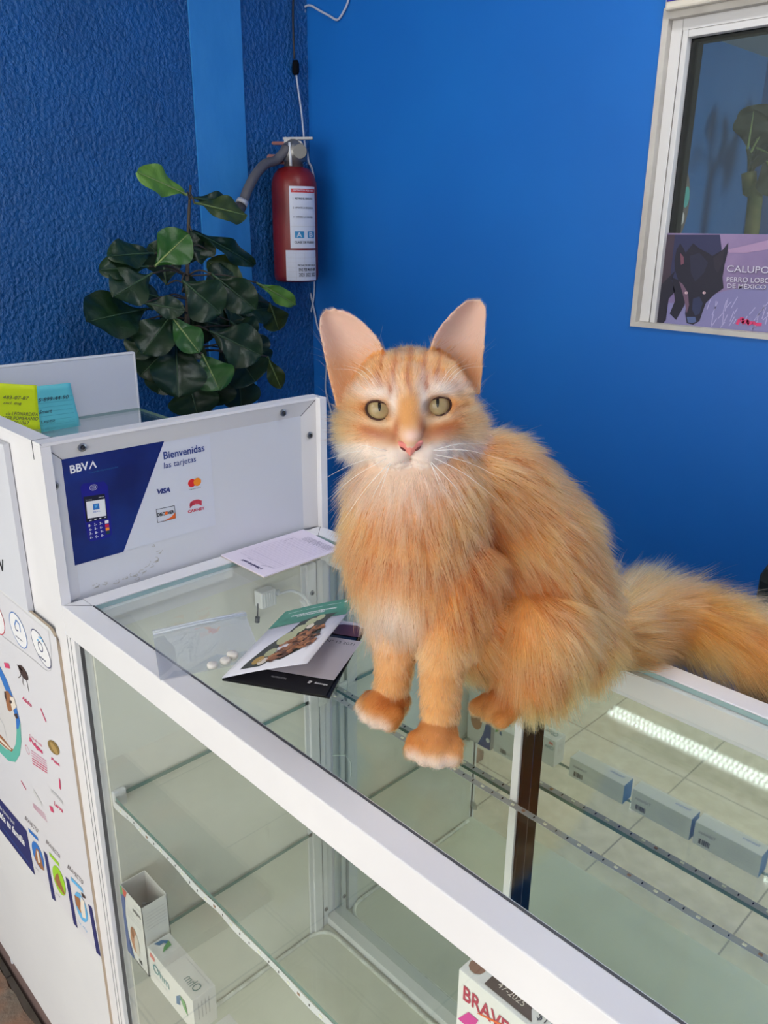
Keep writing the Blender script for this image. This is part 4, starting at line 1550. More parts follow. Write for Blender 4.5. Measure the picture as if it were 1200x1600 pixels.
YW = WY - .006
kc = empty('black_cable', tuple(on(460, 60, 0, WX + .01)), 'black cable with inline connector hanging down the left wall corner', 'cable')
P_ = [Vector(on(458, -14, 0, WX + .012)), Vector(on(458, 40, 0, WX + .012)), Vector(on(460, 92, 0, WX + .012))]
cable('black_lead', P_, .0028, bcab, None, parent=kc)
bm = bmesh.new()
tube(bm, [Vector(on(461.5, 94, 0, WX + .012)), Vector(on(462, 100, 0, WX + .012)), Vector(on(462, 113, 0, WX + .012)), Vector(on(463, 117, 0, WX + .012))], [.006, .0095, .0095, .006], 14)
obj('connector', bm, black, kc)
P_ = [Vector(on(x, y, 0, WX + dx)) for x, y, dx in ((463, 117, .012), (466, 140, .012), (471, 175, .014), (475, 215, .018), (478, 235, .02))]
cable('white_lead', P_, .0026, wcab, None, parent=kc)
wl = empty('white_cable', tuple(on(477, 60, 1, YW)), 'white cable running from the top down along the wall corner', 'cable')
P_ = [Vector(on(x, y, 1, YW)) for x, y in ((546, -14), (543, 5), (533, 25), (526, 31), (515, 25), (500, 17), (486, 9), (478, 10), (475, 17), (476, 60), (477, 110), (478, 180), (481, 245), (487, 262), (491, 280))]
cable('upper_run', P_, .0030, wcab, None, parent=wl)
P_ = [Vector(on(x, y, 1, YW)) for x, y in ((491, 280), (491, 350), (491, 420), (491, 455), (488, 478), (482, 505), (477, 550), (476, 600), (477, 650), (478, 720))]
cable('lower_run', P_, .0026, wcab, None, parent=wl)
P_ = [Vector(on(x, y, 1, YW)) for x, y in ((483, 446), (486, 462), (491, 485), (496, 510), (502, 525), (510, 560), (509, 590), (509, 610), (515, 635), (522, 660), (530, 690))]
cable('thin_white_cable', P_, .0026, wcab, 'thin white cable crossing below the extinguisher and dropping behind the cat')
bm = bmesh.new()
q = Vector(on(474, 18, 1, YW))
lathe(bm, (q.x, q.y, q.z), [(.001, -.004), (.008, -.004), (.008, .004), (.001, .004)], 14)
obj('cable_clip', bm, wcab, wl)
# hanging thread above the extinguisher left out: barely visible

# ------------------------------------------------------------------ wolf-dog poster in the window
wp = empty('wolfdog_poster', (.3, WY + .03, T + .3), 'purple poster of a black wolfdog reading CALUPOH in the window bottom', 'poster')
YP = WY + .022
PW = Plane((0, YP, 0), (1, 0, 0), (0, 0, 1), (0, -1, 0))
def w8(x, y): return (1000 + x / 6, 340 + y / 6)
pz0, pz1 = wz0 + .010, PW.px(1100, 365)[1]
px0_, px1_ = wx0 + .048, 1.05
lilac = noise_mat('poster_lilac', (112, 98, 140), (150, 128, 166), 6, .45)
obj('poster_sheet', B(px0_, px1_, YP, YP + .003, pz0, pz1), lilac, wp)
pr = Print(PW, .0004)
dkm = mat('fur_black', (34, 32, 48), .5)
dkm2 = mat('fur_dark_blue', (48, 50, 84), .5)
dkm3 = mat('fur_brown', (66, 52, 66), .5)
grass = mat('grass_lilac', (128, 124, 168), .5)
ox = px0_
pr.poly([w8(x, y) for x, y in ((108, 800), (300, 800), (560, 760), (820, 680), (1250, 620), (1900, 600), (1900, 1150), (1200, 1075), (85, 990))], grass, 1)
pr.poly([w8(x, y) for x, y in ((205, 160), (750, 160), (768, 300), (700, 420), (760, 640), (560, 700), (300, 700), (130, 920), (100, 900), (170, 520))], dkm2, 2)
pr.poly([w8(x, y) for x, y in ((205, 160), (330, 160), (300, 420), (290, 520), (240, 940), (200, 1000), (150, 995), (175, 520))], dkm3, 3)
pr.poly([w8(x, y) for x, y in ((330, 500), (300, 590), (330, 690), (270, 760), (245, 960), (210, 1000), (160, 990), (180, 840), (190, 640))], dkm, 4)
pr.poly([w8(x, y) for x, y in ((300, 560), (440, 620), (420, 820), (340, 960), (280, 900), (330, 780))], dkm, 4)
pr.poly([w8(x, y) for x, y in ((330, 490), (325, 400), (345, 300), (380, 242), (412, 290), (430, 330), (500, 240), (560, 290), (640, 330), (680, 360), (780, 300), (830, 232), (822, 330), (795, 440), (775, 560), (785, 660), (700, 720), (620, 800), (590, 880), (560, 970), (500, 1003), (440, 990), (425, 900), (440, 800), (395, 720), (370, 620))], dkm, 5)
pr.poly([w8(x, y) for x, y in ((380, 330), (412, 370), (415, 430), (385, 445))], mat('ear_pink', (120, 76, 92), .5), 6)
pr.poly([w8(x, y) for x, y in ((370, 600), (400, 620), (450, 700), (462, 820), (440, 900), (420, 780), (400, 700))], mat('muzzle_mauve', (110, 84, 104), .5), 6)
pr.poly([w8(x, y) for x, y in ((470, 360), (560, 330), (640, 420), (600, 520), (520, 600), (480, 520))], mat('brow_dark', (42, 42, 64), .5), 6)
pr.poly([w8(x, y) for x, y in ((690, 380), (790, 300), (780, 420), (730, 520), (700, 470))], mat('ear_dark', (46, 40, 54), .5), 6)
pr.poly([w8(x, y) for x, y in ((500, 760), (560, 740), (590, 800), (560, 900), (520, 920), (490, 860))], mat('muzzle_sheen', (46, 52, 84), .5), 6)
pr.poly([w8(x, y) for x, y in ((440, 930), (520, 930), (530, 975), (490, 990), (450, 980))], mat('nose_blue', (80, 96, 140), .4), 6)
for x, y in ((436, 705), (604, 705)):
    pr.ell(w8(x, y), w8(x, y - 12), w8(x + 16, y), mat('eye_glow', (214, 180, 186), .4), 7)
    pr.ell(w8(x + 4, y), w8(x + 4, y - 5), w8(x + 8, y), dkm, 8)
random.seed(21)
for k in range(46):
    x = random.uniform(600, 1700)
    y = random.uniform(840, 1060)
    pr.line([w8(x, y), w8(x + random.uniform(10, 60), y - random.uniform(40, 130))], .0016, mat('grass_blade', (176, 168, 204), .5), 3)
pr.poly([w8(x, y) for x, y in ((820, 300), (1000, 260), (1250, 200), (1900, 220), (1900, 330), (1250, 290), (1000, 330), (840, 330))], mat('cloud_pink', (168, 138, 172), .5), 1)
pr.build('animal_print', wp)
pr = Print(PW, .0016)
sh = mat('letter_silver', (206, 200, 216), .4)
shd = mat('letter_shadow', (70, 60, 90), .6)
for dx, m1, L in ((3, shd, 1), (0, sh, 2)):
    pr.text('CALUPOH', w8(818 + dx, 508 + dx), w8(1290 + dx, 528 + dx), w8(822 + dx, 446 + dx), m1, L, bold=.005)
    pr.text('PERRO LOBO', w8(815 + dx, 602 + dx), w8(1225 + dx, 615 + dx), w8(818 + dx, 556 + dx), m1, L, bold=.01)
    pr.text('DE M\u00c9XICO', w8(820 + dx, 660 + dx), w8(1184 + dx, 674 + dx), w8(822 + dx, 606 + dx), m1, L, bold=.01)
pr.line([w8(x, y) for x, y in ((910, 1000), (940, 950), (975, 945), (960, 990), (1020, 960), (1010, 1000), (1060, 980), (1090, 1000), (1145, 1000))], .006, mat('signature_red', (214, 60, 110), .5), 2)
pr.build('lettering', wp)

# sign above the window
sg = empty('wall_sign', (.6, WY, T + .9), 'dark blue sign with a cream border above the window', 'sign')
sb = on(1040, 18, 1, WY - .012)
obj('sign_border', B(sb[0], 1.1, WY - .018, WY - .002, sb[2], sb[2] + .30, .004), mat('sign_cream', (216, 208, 192), .45), sg)
obj('sign_face', B(sb[0] + .004, 1.09, WY - .0195, WY - .017, sb[2] + .014, sb[2] + .29), mat('sign_blue', (36, 36, 160), .35), sg)

# ------------------------------------------------------------------ things in the inner room
pq = bmesh.new()
zc = on(1052, 300, 0, RX + .02)
lathe(pq, (0, 0, 0), [(.001, -.008), (.060, -.008), (.065, 0), (.060, .008), (.001, .008)], 36)
plq = obj('oval_plaque', pq, noise_mat('clay_brown', (104, 92, 84), (126, 112, 102), 12, .7), None, True)
plq.rotation_euler = (0, PI / 2, 0)
plq.scale = (1.35, 1, 1)
plq.location = (RX + .010, 1.455, 1.530)
tag(plq, 'brown oval plaque with teal and white patches on the inner room wall', 'plaque')
bm = bmesh.new()
for (dy, dz, ry, rz, mi) in ((.040, .015, .014, .022, 0), (.032, -.030, .010, .013, 1)):
    c_ = Vector((RX + .0195, plq.location.y + dy, plq.location.z + dz))
    bm.faces.new([bm.verts.new(c_ + Vector((0, ry * math.cos(a), rz * math.sin(a)))) for a in np.linspace(0, 2 * PI, 20, endpoint=False)]).material_index = mi
o = objraw('painted_patch', bm, [teal, cream], plq)


# ------------------------------------------------------------------ leaves
def leaf_mesh(L, Wd, curl=.25, fold=.18, wave=.05, seedv=0, base_narrow=.35):
    """fiddle leaf: obovate blade along +y, normal +z"""
    rs = random.Random(seedv)
    bm = bmesh.new()
    n, m = 26, 14
    g = []
    ph = rs.uniform(0, 6)
    for i in range(n + 1):
        v = i / n
        half = Wd / 2 * (math.sin(PI * min(1, max(0, v)) ** 1.35) ** .62) * (base_narrow + (1 - base_narrow) * min(1, v * 1.9)) if 0 < v < 1 else 0.001
        row = []
        for j in range(m + 1):
            u = j / m * 2 - 1
            x = u * half
            z = abs(x) * fold * 1.2 - curl * L * v * v + wave * L * math.sin(v * 13 + ph + (1 if u > 0 else 0)) * abs(u) ** 2 * .9 + .022 * L * abs(math.sin(v * 11 - abs(u) * 1.6)) * (1 - abs(u) ** 3) * min(1, abs(u) * 4)
            y = v * L * (1 - .12 * curl * v)
            row.append(bm.verts.new((x, y, z)))
        g.append(row)
    for i in range(n):
        for j in range(m):
            bm.faces.new((g[i][j], g[i][j + 1], g[i + 1][j + 1], g[i + 1][j])).material_index = 1 if j in (m // 2 - 1, m // 2) and False else 0
    # midrib
    tube(bm, [tuple(g[i][m // 2].co + Vector((0, 0, .0006))) for i in range(0, n, 1)], [.0026 * (1 - i / n) + .0005 for i in range(n)], 6, 1)
    me = bpy.data.meshes.new('leaf')
    bm.to_mesh(me)
    bm.free()
    me.polygons.foreach_set('use_smooth', [True] * len(me.polygons))
    return me


def leaf_mat(name, a, b, rough=.3):
    m = noise_mat(name, a, b, 14, rough, bump=.4, bscale=60, dist=.003, spec=.35)
    return m


lm_dark = leaf_mat('leaf_dark', (18, 38, 22), (28, 54, 28), .36)
lm_mid = leaf_mat('leaf_mid', (30, 72, 28), (46, 92, 36), .35)
lm_light = leaf_mat('leaf_light', (82, 124, 40), (100, 140, 52), .4)
lm_olive = leaf_mat('leaf_olive', (46, 62, 22), (62, 78, 30), .4)
rib = mat('leaf_rib', (120, 138, 78), .5)
ribd = mat('leaf_rib_dark', (52, 78, 50), .5)


def place_leaf(b, t, facing, Wd, m, parent, seedv, curl=.15, fold=.15, name='leaf'):
    """b,t world points; blade normal turned toward 'facing'"""
    b, t = Vector(b), Vector(t)
    y = t - b
    L = y.length
    y.normalize()
    z = Vector(facing)
    z = (z - y * z.dot(y)).normalized()
    x = y.cross(z)
    me = leaf_mesh(L, Wd, curl, fold, .05, seedv)
    me.materials.append(m)
    me.materials.append(ribd if m is lm_dark else rib)
    o = bpy.data.objects.new(name, me)
    COL.objects.link(o)
    Mx = Matrix(((x.x, y.x, z.x, b.x), (x.y, y.y, z.y, b.y), (x.z, y.z, z.z, b.z), (0, 0, 0, 1)))
    o.parent = parent
    o.matrix_parent_inverse = parent.matrix_world.inverted()
    o.matrix_world = Mx
    return o


fp_ = empty('fiddle_leaf_fig', (-.86, .74, 0), 'dark green artificial fiddle leaf fig against the rough blue wall', 'plant')
PX = -.88
tocam = Vector((CAM[0] - PX, CAM[1] - .74, .35)).normalized()


def l2(x, y): return (120 + x / 2.857, 200 + y / 2.857)


leaves = [  # base, tip, width(crop px), material, depth offset, curl, fold
    ((490, 298), (275, 190), 95, lm_light, .03, .10, .1),
    ((515, 312), (722, 335), 60, lm_dark, .00, .30, .2),
    ((525, 335), (765, 385), 92, lm_olive, .03, .08, .1),
    ((512, 458), (828, 610), 70, lm_dark, .02, .22, .2),
    ((348, 618), (500, 470), 120, lm_mid, .10, .10, .15),
    ((345, 560), (150, 560), 100, lm_dark, .03, .15, .1),
    ((318, 618), (104, 628), 85, lm_dark, .06, .10, .1),
    ((335, 650), (165, 745), 130, lm_dark, .09, .15, .1),
    ((312, 810), (46, 850), 185, lm_dark, .06, .12, .1),
    ((500, 605), (570, 470), 120, lm_dark, -.03, .1, .1),
    ((760, 740), (590, 590), 130, lm_olive, .00, .12, .15),
    ((470, 680), (650, 830), 150, lm_dark, .12, .12, .1),
    ((600, 650), (804, 812), 115, lm_dark, .10, .12, .15),
    ((300, 782), (485, 812), 70, lm_dark, .12, .10, .1),
    ((432, 825), (290, 1005), 125, lm_dark, .12, .12, .1),
    ((420, 840), (550, 1000), 95, lm_mid, .14, .12, .1),
    ((590, 905), (830, 1015), 150, lm_dark, .12, .12, .1),
    ((800, 690), (992, 790), 62, lm_light, .06, .14, .1),
    ((860, 780), (905, 905), 100, lm_olive, .00, .1, .1),
    ((440, 950), (460, 1198), 180, lm_dark, .12, .14, .15),
    ((560, 1010), (640, 1168), 140, lm_mid, .14, .10, .12),
    ((720, 1020), (800, 1135), 160, lm_dark, .08, .1, .1),
    ((850, 1020), (915, 1168), 65, lm_olive, .05, .15, .1),
    ((500, 1120), (540, 1290), 170, lm_dark, .02, .1, .1),
    ((720, 1080), (740, 1260), 150, lm_dark, -.02, .1, .1),
    ((390, 1000), (280, 1110), 130, lm_dark, .00, .1, .1),
    ((330, 900), (250, 1030), 110, lm_dark, -.02, .1, .1),
    ((560, 860), (720, 900), 160, lm_dark, -.02, .1, .1),
    ((520, 820), (520, 980), 150, lm_dark, -.04, .1, .1),
    ((400, 700), (380, 560), 110, lm_dark, -.03, .1, .1),
    ((640, 780), (780, 870), 140, lm_dark, -.02, .1, .1),
    ((700, 820), (880, 800), 110, lm_dark, -.02, .1, .1),
    ((360, 820), (480, 900), 130, lm_dark, -.03, .1, .1),
    ((640, 980), (700, 1120), 140, lm_dark, -.03, .1, .1),
    ((790, 900), (840, 1010), 80, lm_dark, -.01, .1, .1),
    ((470, 730), (560, 700), 120, lm_dark, -.04, .1, .1),
    ((420, 620), (320, 520), 110, lm_dark, .02, .1, .1),
    ((560, 720), (700, 640), 110, lm_dark, .00, .1, .1),
    ((380, 760), (250, 720), 120, lm_dark, .02, .1, .1),
    ((430, 900), (330, 960), 120, lm_dark, .04, .1, .1),
    ((540, 900), (470, 1020), 130, lm_dark, .03, .1, .1),
    ((680, 860), (800, 940), 120, lm_dark, .03, .1, .1),
    ((640, 1080), (620, 1240), 130, lm_dark, .00, .1, .1),
    ((780, 960), (850, 1090), 110, lm_dark, .00, .1, .1),
    ((400, 1060), (360, 1190), 110, lm_dark, -.01, .1, .1),
    ((300, 860), (170, 900), 110, lm_dark, -.01, .1, .1),
    ((600, 560), (520, 540), 90, lm_dark, -.02, .1, .1),
]
pxm = 1.9 / FPX / 2.857
stemm = mat('bark_brown', (70, 62, 52), .8)
sx = Vector(on(*l2(500, 800), 0, PX))
bm = bmesh.new()
stem_pts = [Vector((sx.x, sx.y + .01, .30)), Vector((sx.x + .01, sx.y, .7)), Vector(on(*l2(500, 1000), 0, PX)), Vector(on(*l2(495, 800), 0, PX)), Vector(on(*l2(494, 660), 0, PX)), Vector(on(*l2(500, 400), 0, PX)), Vector(on(*l2(508, 255), 0, PX))]
tube(bm, spline(stem_pts, 8), [.010 * (1 - .75 * k / 48) for k in range(49)], 8)
stem = obj('stem', bm, stemm, fp_, True)
for k, (b, t, w_, m_, dx, cl, fd) in enumerate(leaves):
    bp = Vector(on(*l2(*b), 0, PX + dx * .6))
    tp = Vector(on(*l2(*t), 0, PX + dx + .02 * math.sin(k * 1.7)))
    lf = place_leaf(bp, tp, tocam + Vector((.3 * math.sin(k * 2.1), .3 * math.cos(k * 1.3), .25)), w_ * pxm * 1.42, m_, fp_, k, cl * .6, fd)
    # petiole to the nearest stem point
    tgt = min(spline(stem_pts, 4), key=lambda q: (Vector(q) - bp).length)
    tgt = Vector(tgt)
    bm = bmesh.new()
    mid = (tgt + bp) / 2 + Vector((0, 0, .01))
    tube(bm, spline([tgt, mid, bp], 5), .0022, 6)
    obj('petiole', bm, stemm, lf, True)
bm = bmesh.new()
lathe(bm, (sx.x, sx.y + .01, 0), [(.001, .0), (.10, .0), (.135, .27), (.145, .275), (.145, .30), (.125, .30), (.12, .27), (.001, .27)], 32)
obj('pot', bm, mat('pot_black', (36, 34, 36), .5), fp_)

# plant in the inner room
ip = empty('potted_palm', (.083, 1.64, 0), 'dark green leafy plant in the room behind the window', 'plant')
PY_ = 1.64
base = Vector(on(1178, 380, 1, PY_))
bm = bmesh.new()
tube(bm, spline([(base.x, PY_, .30), (base.x, PY_, .8), Vector(on(1176, 350, 1, PY_)), Vector(on(1172, 300, 1, PY_)), Vector(on(1170, 270, 1, PY_))], 6), .016, 10)
obj('trunk', bm, noise_mat('trunk_green', (70, 78, 36), (112, 106, 60), 20, .8), ip, True)
bm = bmesh.new()
lathe(bm, (base.x, PY_, 0), [(.001, .0), (.085, .0), (.105, .30), (.09, .31), (.001, .31)], 28)
obj('pot', bm, mat('pot_black', (36, 34, 36)), ip)
top_ = Vector(on(1170, 275, 1, PY_))
lmi = leaf_mat('leaf_inner', (14, 28, 18), (30, 46, 26), .4)
for k, (tx, ty, wd, dy) in enumerate(((1166, 172, .10, -.05), (1200, 165, .17, -.02), (1225, 200, .17, .05), (1195, 240, .10, -.1), (1240, 250, .16, .1), (1215, 300, .12, 0.0), (1160, 225, .05, .05), (1230, 150, .15, .15))):
    b_ = Vector(on(1168 + k * 5, 232 + (k % 3) * 6, 1, PY_ + dy * .5))
    t_ = Vector(on(tx + 12, ty, 1, PY_ + dy))
    lf = place_leaf(b_, t_, (CAM[0] - b_.x, CAM[1] - b_.y, .3), wd * .75, lmi, ip, 100 + k, .1, .1)
    bm = bmesh.new()
    tube(bm, spline([top_, (top_ + b_) / 2 + Vector((0, 0, .01)), b_], 5), .004, 6)
    obj('petiole', bm, lmi, lf, True)

# desk chair whose dark back shows at the right edge
cx0 = on(1206, 972, 1, .80)
chz = cx0[2]
oc = empty('desk_chair', (cx0[0] + .15, .80, 0), 'dark desk chair behind the counter at the right edge', 'chair')
dk = mat('chair_fabric', (26, 34, 36), .85)
bm = B(cx0[0] - .03, cx0[0] + .38, .78, .84, chz - .25, chz + .09, .028)
obj('backrest', bm, dk, oc)
obj('seat', B(cx0[0] - .04, cx0[0] + .40, .55, .80, .42, .49, .025), dk, oc)
bm = bmesh.new()
tube(bm, [(cx0[0] + .17, .66, .09), (cx0[0] + .17, .66, .42)], .025, 12)
tube(bm, [(cx0[0] + .17, .80, .45), (cx0[0] + .17, .85, .6), (cx0[0] + .17, .845, chz - .1)], .018, 8)
obj('column', bm, black, oc)
for k in range(5):
    a = 2 * PI * k / 5
    bm = bmesh.new()
    e_ = Vector((cx0[0] + .17 + .24 * math.cos(a), .66 + .24 * math.sin(a), .06))
    tube(bm, [(cx0[0] + .17, .66, .09), e_], [.02, .012], 8)
    tube(bm, [e_ + Vector((-.01, 0, -.032)), e_ + Vector((.01, 0, -.032))], .026, 12)
    obj('leg', bm, black, oc)

# ------------------------------------------------------------------ the cat
HC = np.array([.423, .150, 1.331])
HF = np.array([.693, -.714, .101])
HR = np.array([.715, .699, .030])
HR = HR - HF * (HR @ HF); HR /= np.linalg.norm(HR); HF /= np.linalg.norm(HF)
HU = np.cross(HR, -HF)
if HU[2] < 0: HU = -HU


def hl(x, y, z):
    """head-local centimetres -> world"""
    return HC + (HR * x + HU * y + HF * z) * .01


def tohead(P):
    d = (P - HC) * 100
    return np.stack([d @ HR, d @ HU, d @ HF], -1)


prims = []   # (label, list of (pos, r))


def cap(label, *pts):
    prims.append((label, [(np.array(q[:3], float), q[3]) for q in pts]))


def hcap(label, *pts):
    prims.append((label, [(hl(*q[:3]), q[3] * .01) for q in pts]))


# head
hcap('head', (0, .9, -2.2, 4.35), (0, .6, -.6, 4.25))
hcap('head', (-1.6, .3, -.8, 3.9), (-1.0, 1.1, -.5, 3.9))
hcap('head', (1.6, .3, -.8, 3.9), (1.0, 1.1, -.5, 3.9))
hcap('head', (-3.2, -1.6, -.9, 2.8), (-2.4, -2.2, 0.3, 2.4))
hcap('head', (3.2, -1.6, -.9, 2.8), (2.4, -2.2, 0.3, 2.4))
hcap('head', (0, 2.4, 1.9, 1.7), (0, .6, 2.7, 1.35), (0, -1.0, 3.7, 1.05), (0, -1.9, 4.3, .78))
hcap('head', (-1.05, -2.95, 2.95, 1.40), (-1.7, -2.9, 2.0, 1.65))
hcap('head', (1.05, -2.95, 2.95, 1.40), (1.7, -2.9, 2.0, 1.65))
hcap('head', (0, -4.2, 2.2, 1.2), (0, -4.0, 1.0, 1.7))
hcap('head', (-2.6, 2.0, 1.0, 1.75), (-2.2, 1.9, 1.7, 1.4))
hcap('head', (2.6, 2.0, 1.0, 1.75), (2.2, 1.9, 1.7, 1.4))
hcap('head', (-3.2, -.9, 1.0, 1.7), (-2.2, -1.5, 1.9, 1.4))
hcap('head', (3.2, -.9, 1.0, 1.7), (2.2, -1.5, 1.9, 1.4))
# neck, chest, trunk
cap('chest', (.424, .174, 1.272, .050), (.426, .161, 1.250, .062), (.430, .153, 1.215, .063), (.436, .148, 1.180, .052))
cap('torso', (.432, .185, 1.250, .052), (.439, .238, 1.236, .064), (.460, .272, 1.186, .072), (.478, .287, 1.127, .071), (.484, .290, 1.115, .066))
cap('chest', (.468, .166, 1.195, .037), (.478, .150, 1.155, .027))
cap('chest', (.412, .148, 1.190, .036), (.424, .138, 1.140, .026))
cap('torso', (.440, .165, 1.165, .036), (.465, .200, 1.130, .045), (.480, .250, 1.110, .050))
cap('haunch', (.503, .240, 1.120, .055), (.514, .226, 1.090, .040))
cap('haunch', (.425, .280, 1.120, .050), (.420, .265, 1.090, .038))
cap('haunch', (.508, .302, 1.095, .046), (.520, .290, 1.082, .031))
# front legs
cap('leg', (.478, .150, 1.155, .027), (.488, .128, 1.115, .0185), (.497, .118, 1.088, .0168))
cap('leg', (.424, .138, 1.140, .026), (.431, .128, 1.105, .0185), (.435, .121, 1.085, .0165))
FP = []
for c, fw in (((.502, .108, 1.068), (.50, -.86)), ((.434, .115, 1.068), (.0, -1.))):
    c = np.array(c)
    f_ = np.array([fw[0], fw[1], 0.])
    f_ /= np.linalg.norm(f_)
    a_ = np.array([-f_[1], f_[0], 0.])
    cap('paw', (*(c - f_ * .006), .0180), (*(c + f_ * .006 + [0, 0, -.002]), .0180))
    for s_, l_, r_ in ((-1.6, .0115, .0095), (-.55, .0160, .0100), (.55, .0160, .0100), (1.6, .0115, .0095)):
        q = c + a_ * s_ * .0095 + f_ * (l_ * .4)
        e = c + a_ * s_ * .0100 + f_ * l_
        cap('paw', (q[0], q[1], 1.066, r_), (e[0], e[1], 1.061, r_))
    FP.append((c, f_, a_))
# hind feet
cap('paw', (.520, .262, 1.068, .018), (.511, .215, 1.066, .0155), (.506, .190, 1.065, .0165))
for s_ in (-1.3, 0, 1.3):
    cap('paw', (.505 + s_ * .009, .188, 1.064, .0095), (.504 + s_ * .010, .178, 1.062, .0090))
cap('paw', (.425, .262, 1.066, .016), (.428, .21, 1.065, .0145))
# tail
cap('tail', (.512, .335, 1.090, .032), (.517, .385, 1.092, .028), (.524, .425, 1.088, .028), (.545, .455, 1.078, .028), (.594, .463, 1.072, .028), (.648, .467, 1.056, .026), (.700, .468, 1.040, .022), (.76, .462, 1.022, .015), (.80, .458, 1.015, .009))


def seglist():
    A, Bv, RA, RB, LB = [], [], [], [], []
    for lab, pts in prims:
        for (a, ra), (b, rb) in zip(pts[:-1], pts[1:]):
            A.append(a); Bv.append(b); RA.append(ra); RB.append(rb); LB.append(lab)
    return np.array(A), np.array(Bv), np.array(RA), np.array(RB), LB


SA, SB, SRA, SRB, SL = seglist()
SLi = np.array([['head', 'chest', 'torso', 'haunch', 'leg', 'paw', 'tail'].index(l) for l in SL])

bm = bmesh.new()
for (a, ra), (b, rb) in [((pa, pr_), (pb, pr2)) for _, pts in prims for (pa, pr_), (pb, pr2) in zip(pts[:-1], pts[1:])]:
    L = np.linalg.norm(b - a)
    k = max(2, int(L / (.3 * min(ra, rb))) + 1)
    for i in range(k + 1):
        t = i / k
        c = a + (b - a) * t
        r = ra + (rb - ra) * t
        bmesh.ops.create_icosphere(bm, subdivisions=3, radius=r, matrix=Matrix.Translation(Vector(c)))


# ears: cupped shells
def ear(inner, outer, bz, sgn):
    """inner/outer edge polylines in head-local cm (x,y), base to tip"""
    inn_ = spline([(*q, 0) for q in inner], 5)
    out_ = spline([(*q, 0) for q in outer], 5)
    n = len(inn_)
    m = 12
    lay = []
    for off in (0.0, -.5):
        g = []
        for i in range(n):
            v = i / (n - 1)
            row = []
            for j in range(m + 1):
                u = j / m
                x = inn_[i][0] * (1 - u) + out_[i][0] * u
                y = inn_[i][1] * (1 - u) + out_[i][1] * u
                cup = math.sin(PI * u) * (1 - v) ** .7
                z = bz + .3 * (1 - u) * (1 - v) - 2.0 * cup - 1.0 * v * .8 - .5 * u * (1 - v) + off * (1 - .15 * v)
                row.append(bm.verts.new(Vector(hl(x, y, z))))
            g.append(row)
        lay.append(g)
    F, Bk = lay
    for i in range(n - 1):
        for j in range(m):
            bm.faces.new((F[i][j], F[i][j + 1], F[i + 1][j + 1], F[i + 1][j]))
            bm.faces.new((Bk[i][j], Bk[i + 1][j], Bk[i + 1][j + 1], Bk[i][j + 1]))
        for j in (0, m):
            bm.faces.new((F[i][j], F[i + 1][j], Bk[i + 1][j], Bk[i][j]))
    for i in (0, n - 1):
        for j in range(m):
            bm.faces.new((F[i][j], F[i][j + 1], Bk[i][j + 1], Bk[i][j]))


def hp(x, y):
    return ((x - 638) / 18.54, (643 - y) / 18.54)


earL = ([hp(*q) for q in ((606, 572), (594, 536), (570, 507), (545, 490), (526, 484), (516, 484))], [hp(*q) for q in ((524, 642), (512, 590), (503, 540), (499, 512), (501, 497), (509, 487))])
earR = ([hp(*q) for q in ((664, 568), (676, 528), (699, 498), (720, 480), (735, 474), (743, 474))], [hp(*q) for q in ((748, 622), (752, 575), (755, 530), (757, 500), (755, 485), (749, 476))])
ear(earL[0], earL[1], 0.2, -1)
ear(earR[0], earR[1], 0.2, 1)
bmesh.ops.recalc_face_normals(bm, faces=bm.faces)
me0 = bpy.data.meshes.new('tmp')
bm.to_mesh(me0)
bm.free()
tmp = bpy.data.objects.new('tmp', me0)
COL.objects.link(tmp)
rm = tmp.modifiers.new('r', 'REMESH')
rm.mode = 'VOXEL'
rm.voxel_size = .0019
rm.adaptivity = 0
sm_ = tmp.modifiers.new('s', 'SMOOTH')
sm_.factor = .5
sm_.iterations = 5
dg_ = bpy.context.evaluated_depsgraph_get()
dg_.update()
cat_me = bpy.data.meshes.new_from_object(tmp.evaluated_get(dg_))
bpy.data.objects.remove(tmp)
cat_me.name = 'cat'
NV = len(cat_me.vertices)
V = np.zeros(NV * 3)
cat_me.vertices.foreach_get('co', V)
V = V.reshape(-1, 3)
N = np.zeros(NV * 3)
cat_me.vertices.foreach_get('normal', N)
N = N.reshape(-1, 3)

EYEL, EYER = (-2.50, .48), (2.28, .72)


def push_eyes(V):
    """shallow sockets so that the lids close round the eyeballs"""
    h = tohead(V)
    for ex, ey in (EYEL, EYER):
        dx, dy = (h[:, 0] - ex), (h[:, 1] - ey)
        sl = -.22 if ex > 0 else .18
        dy = dy - dx * (-.10 if ex < 0 else .10)
        q = (dx / 1.2) ** 2 + (dy / .88) ** 2
        k = np.clip(1.35 - q, 0, 1) * (h[:, 2] > 0)
        h[:, 2] -= k * .75
    # mouth line and philtrum
    for k_, (x0_, y0_, x1_, y1_) in enumerate(((0, -2.6, 0, -3.45), (0, -3.45, -1.2, -3.85), (0, -3.45, 1.2, -3.85))):
        a = np.array([x0_, y0_]); b = np.array([x1_, y1_])
        p_ = h[:, :2] - a
        t = np.clip((p_ @ (b - a)) / ((b - a) @ (b - a)), 0, 1)
        d_ = np.linalg.norm(p_ - t[:, None] * (b - a), axis=1)
        k = np.exp(-(d_ / .14) ** 2) * (h[:, 2] > 1.5)
        h[:, 2] -= k * .22
    return HC + (h[:, :1] * HR + h[:, 1:2] * HU + h[:, 2:] * HF) * .01


V = push_eyes(V)
V[:, 2] = np.maximum(V[:, 2], T + .0004)
cat_me.vertices.foreach_set('co', V.ravel())
cat_me.update()


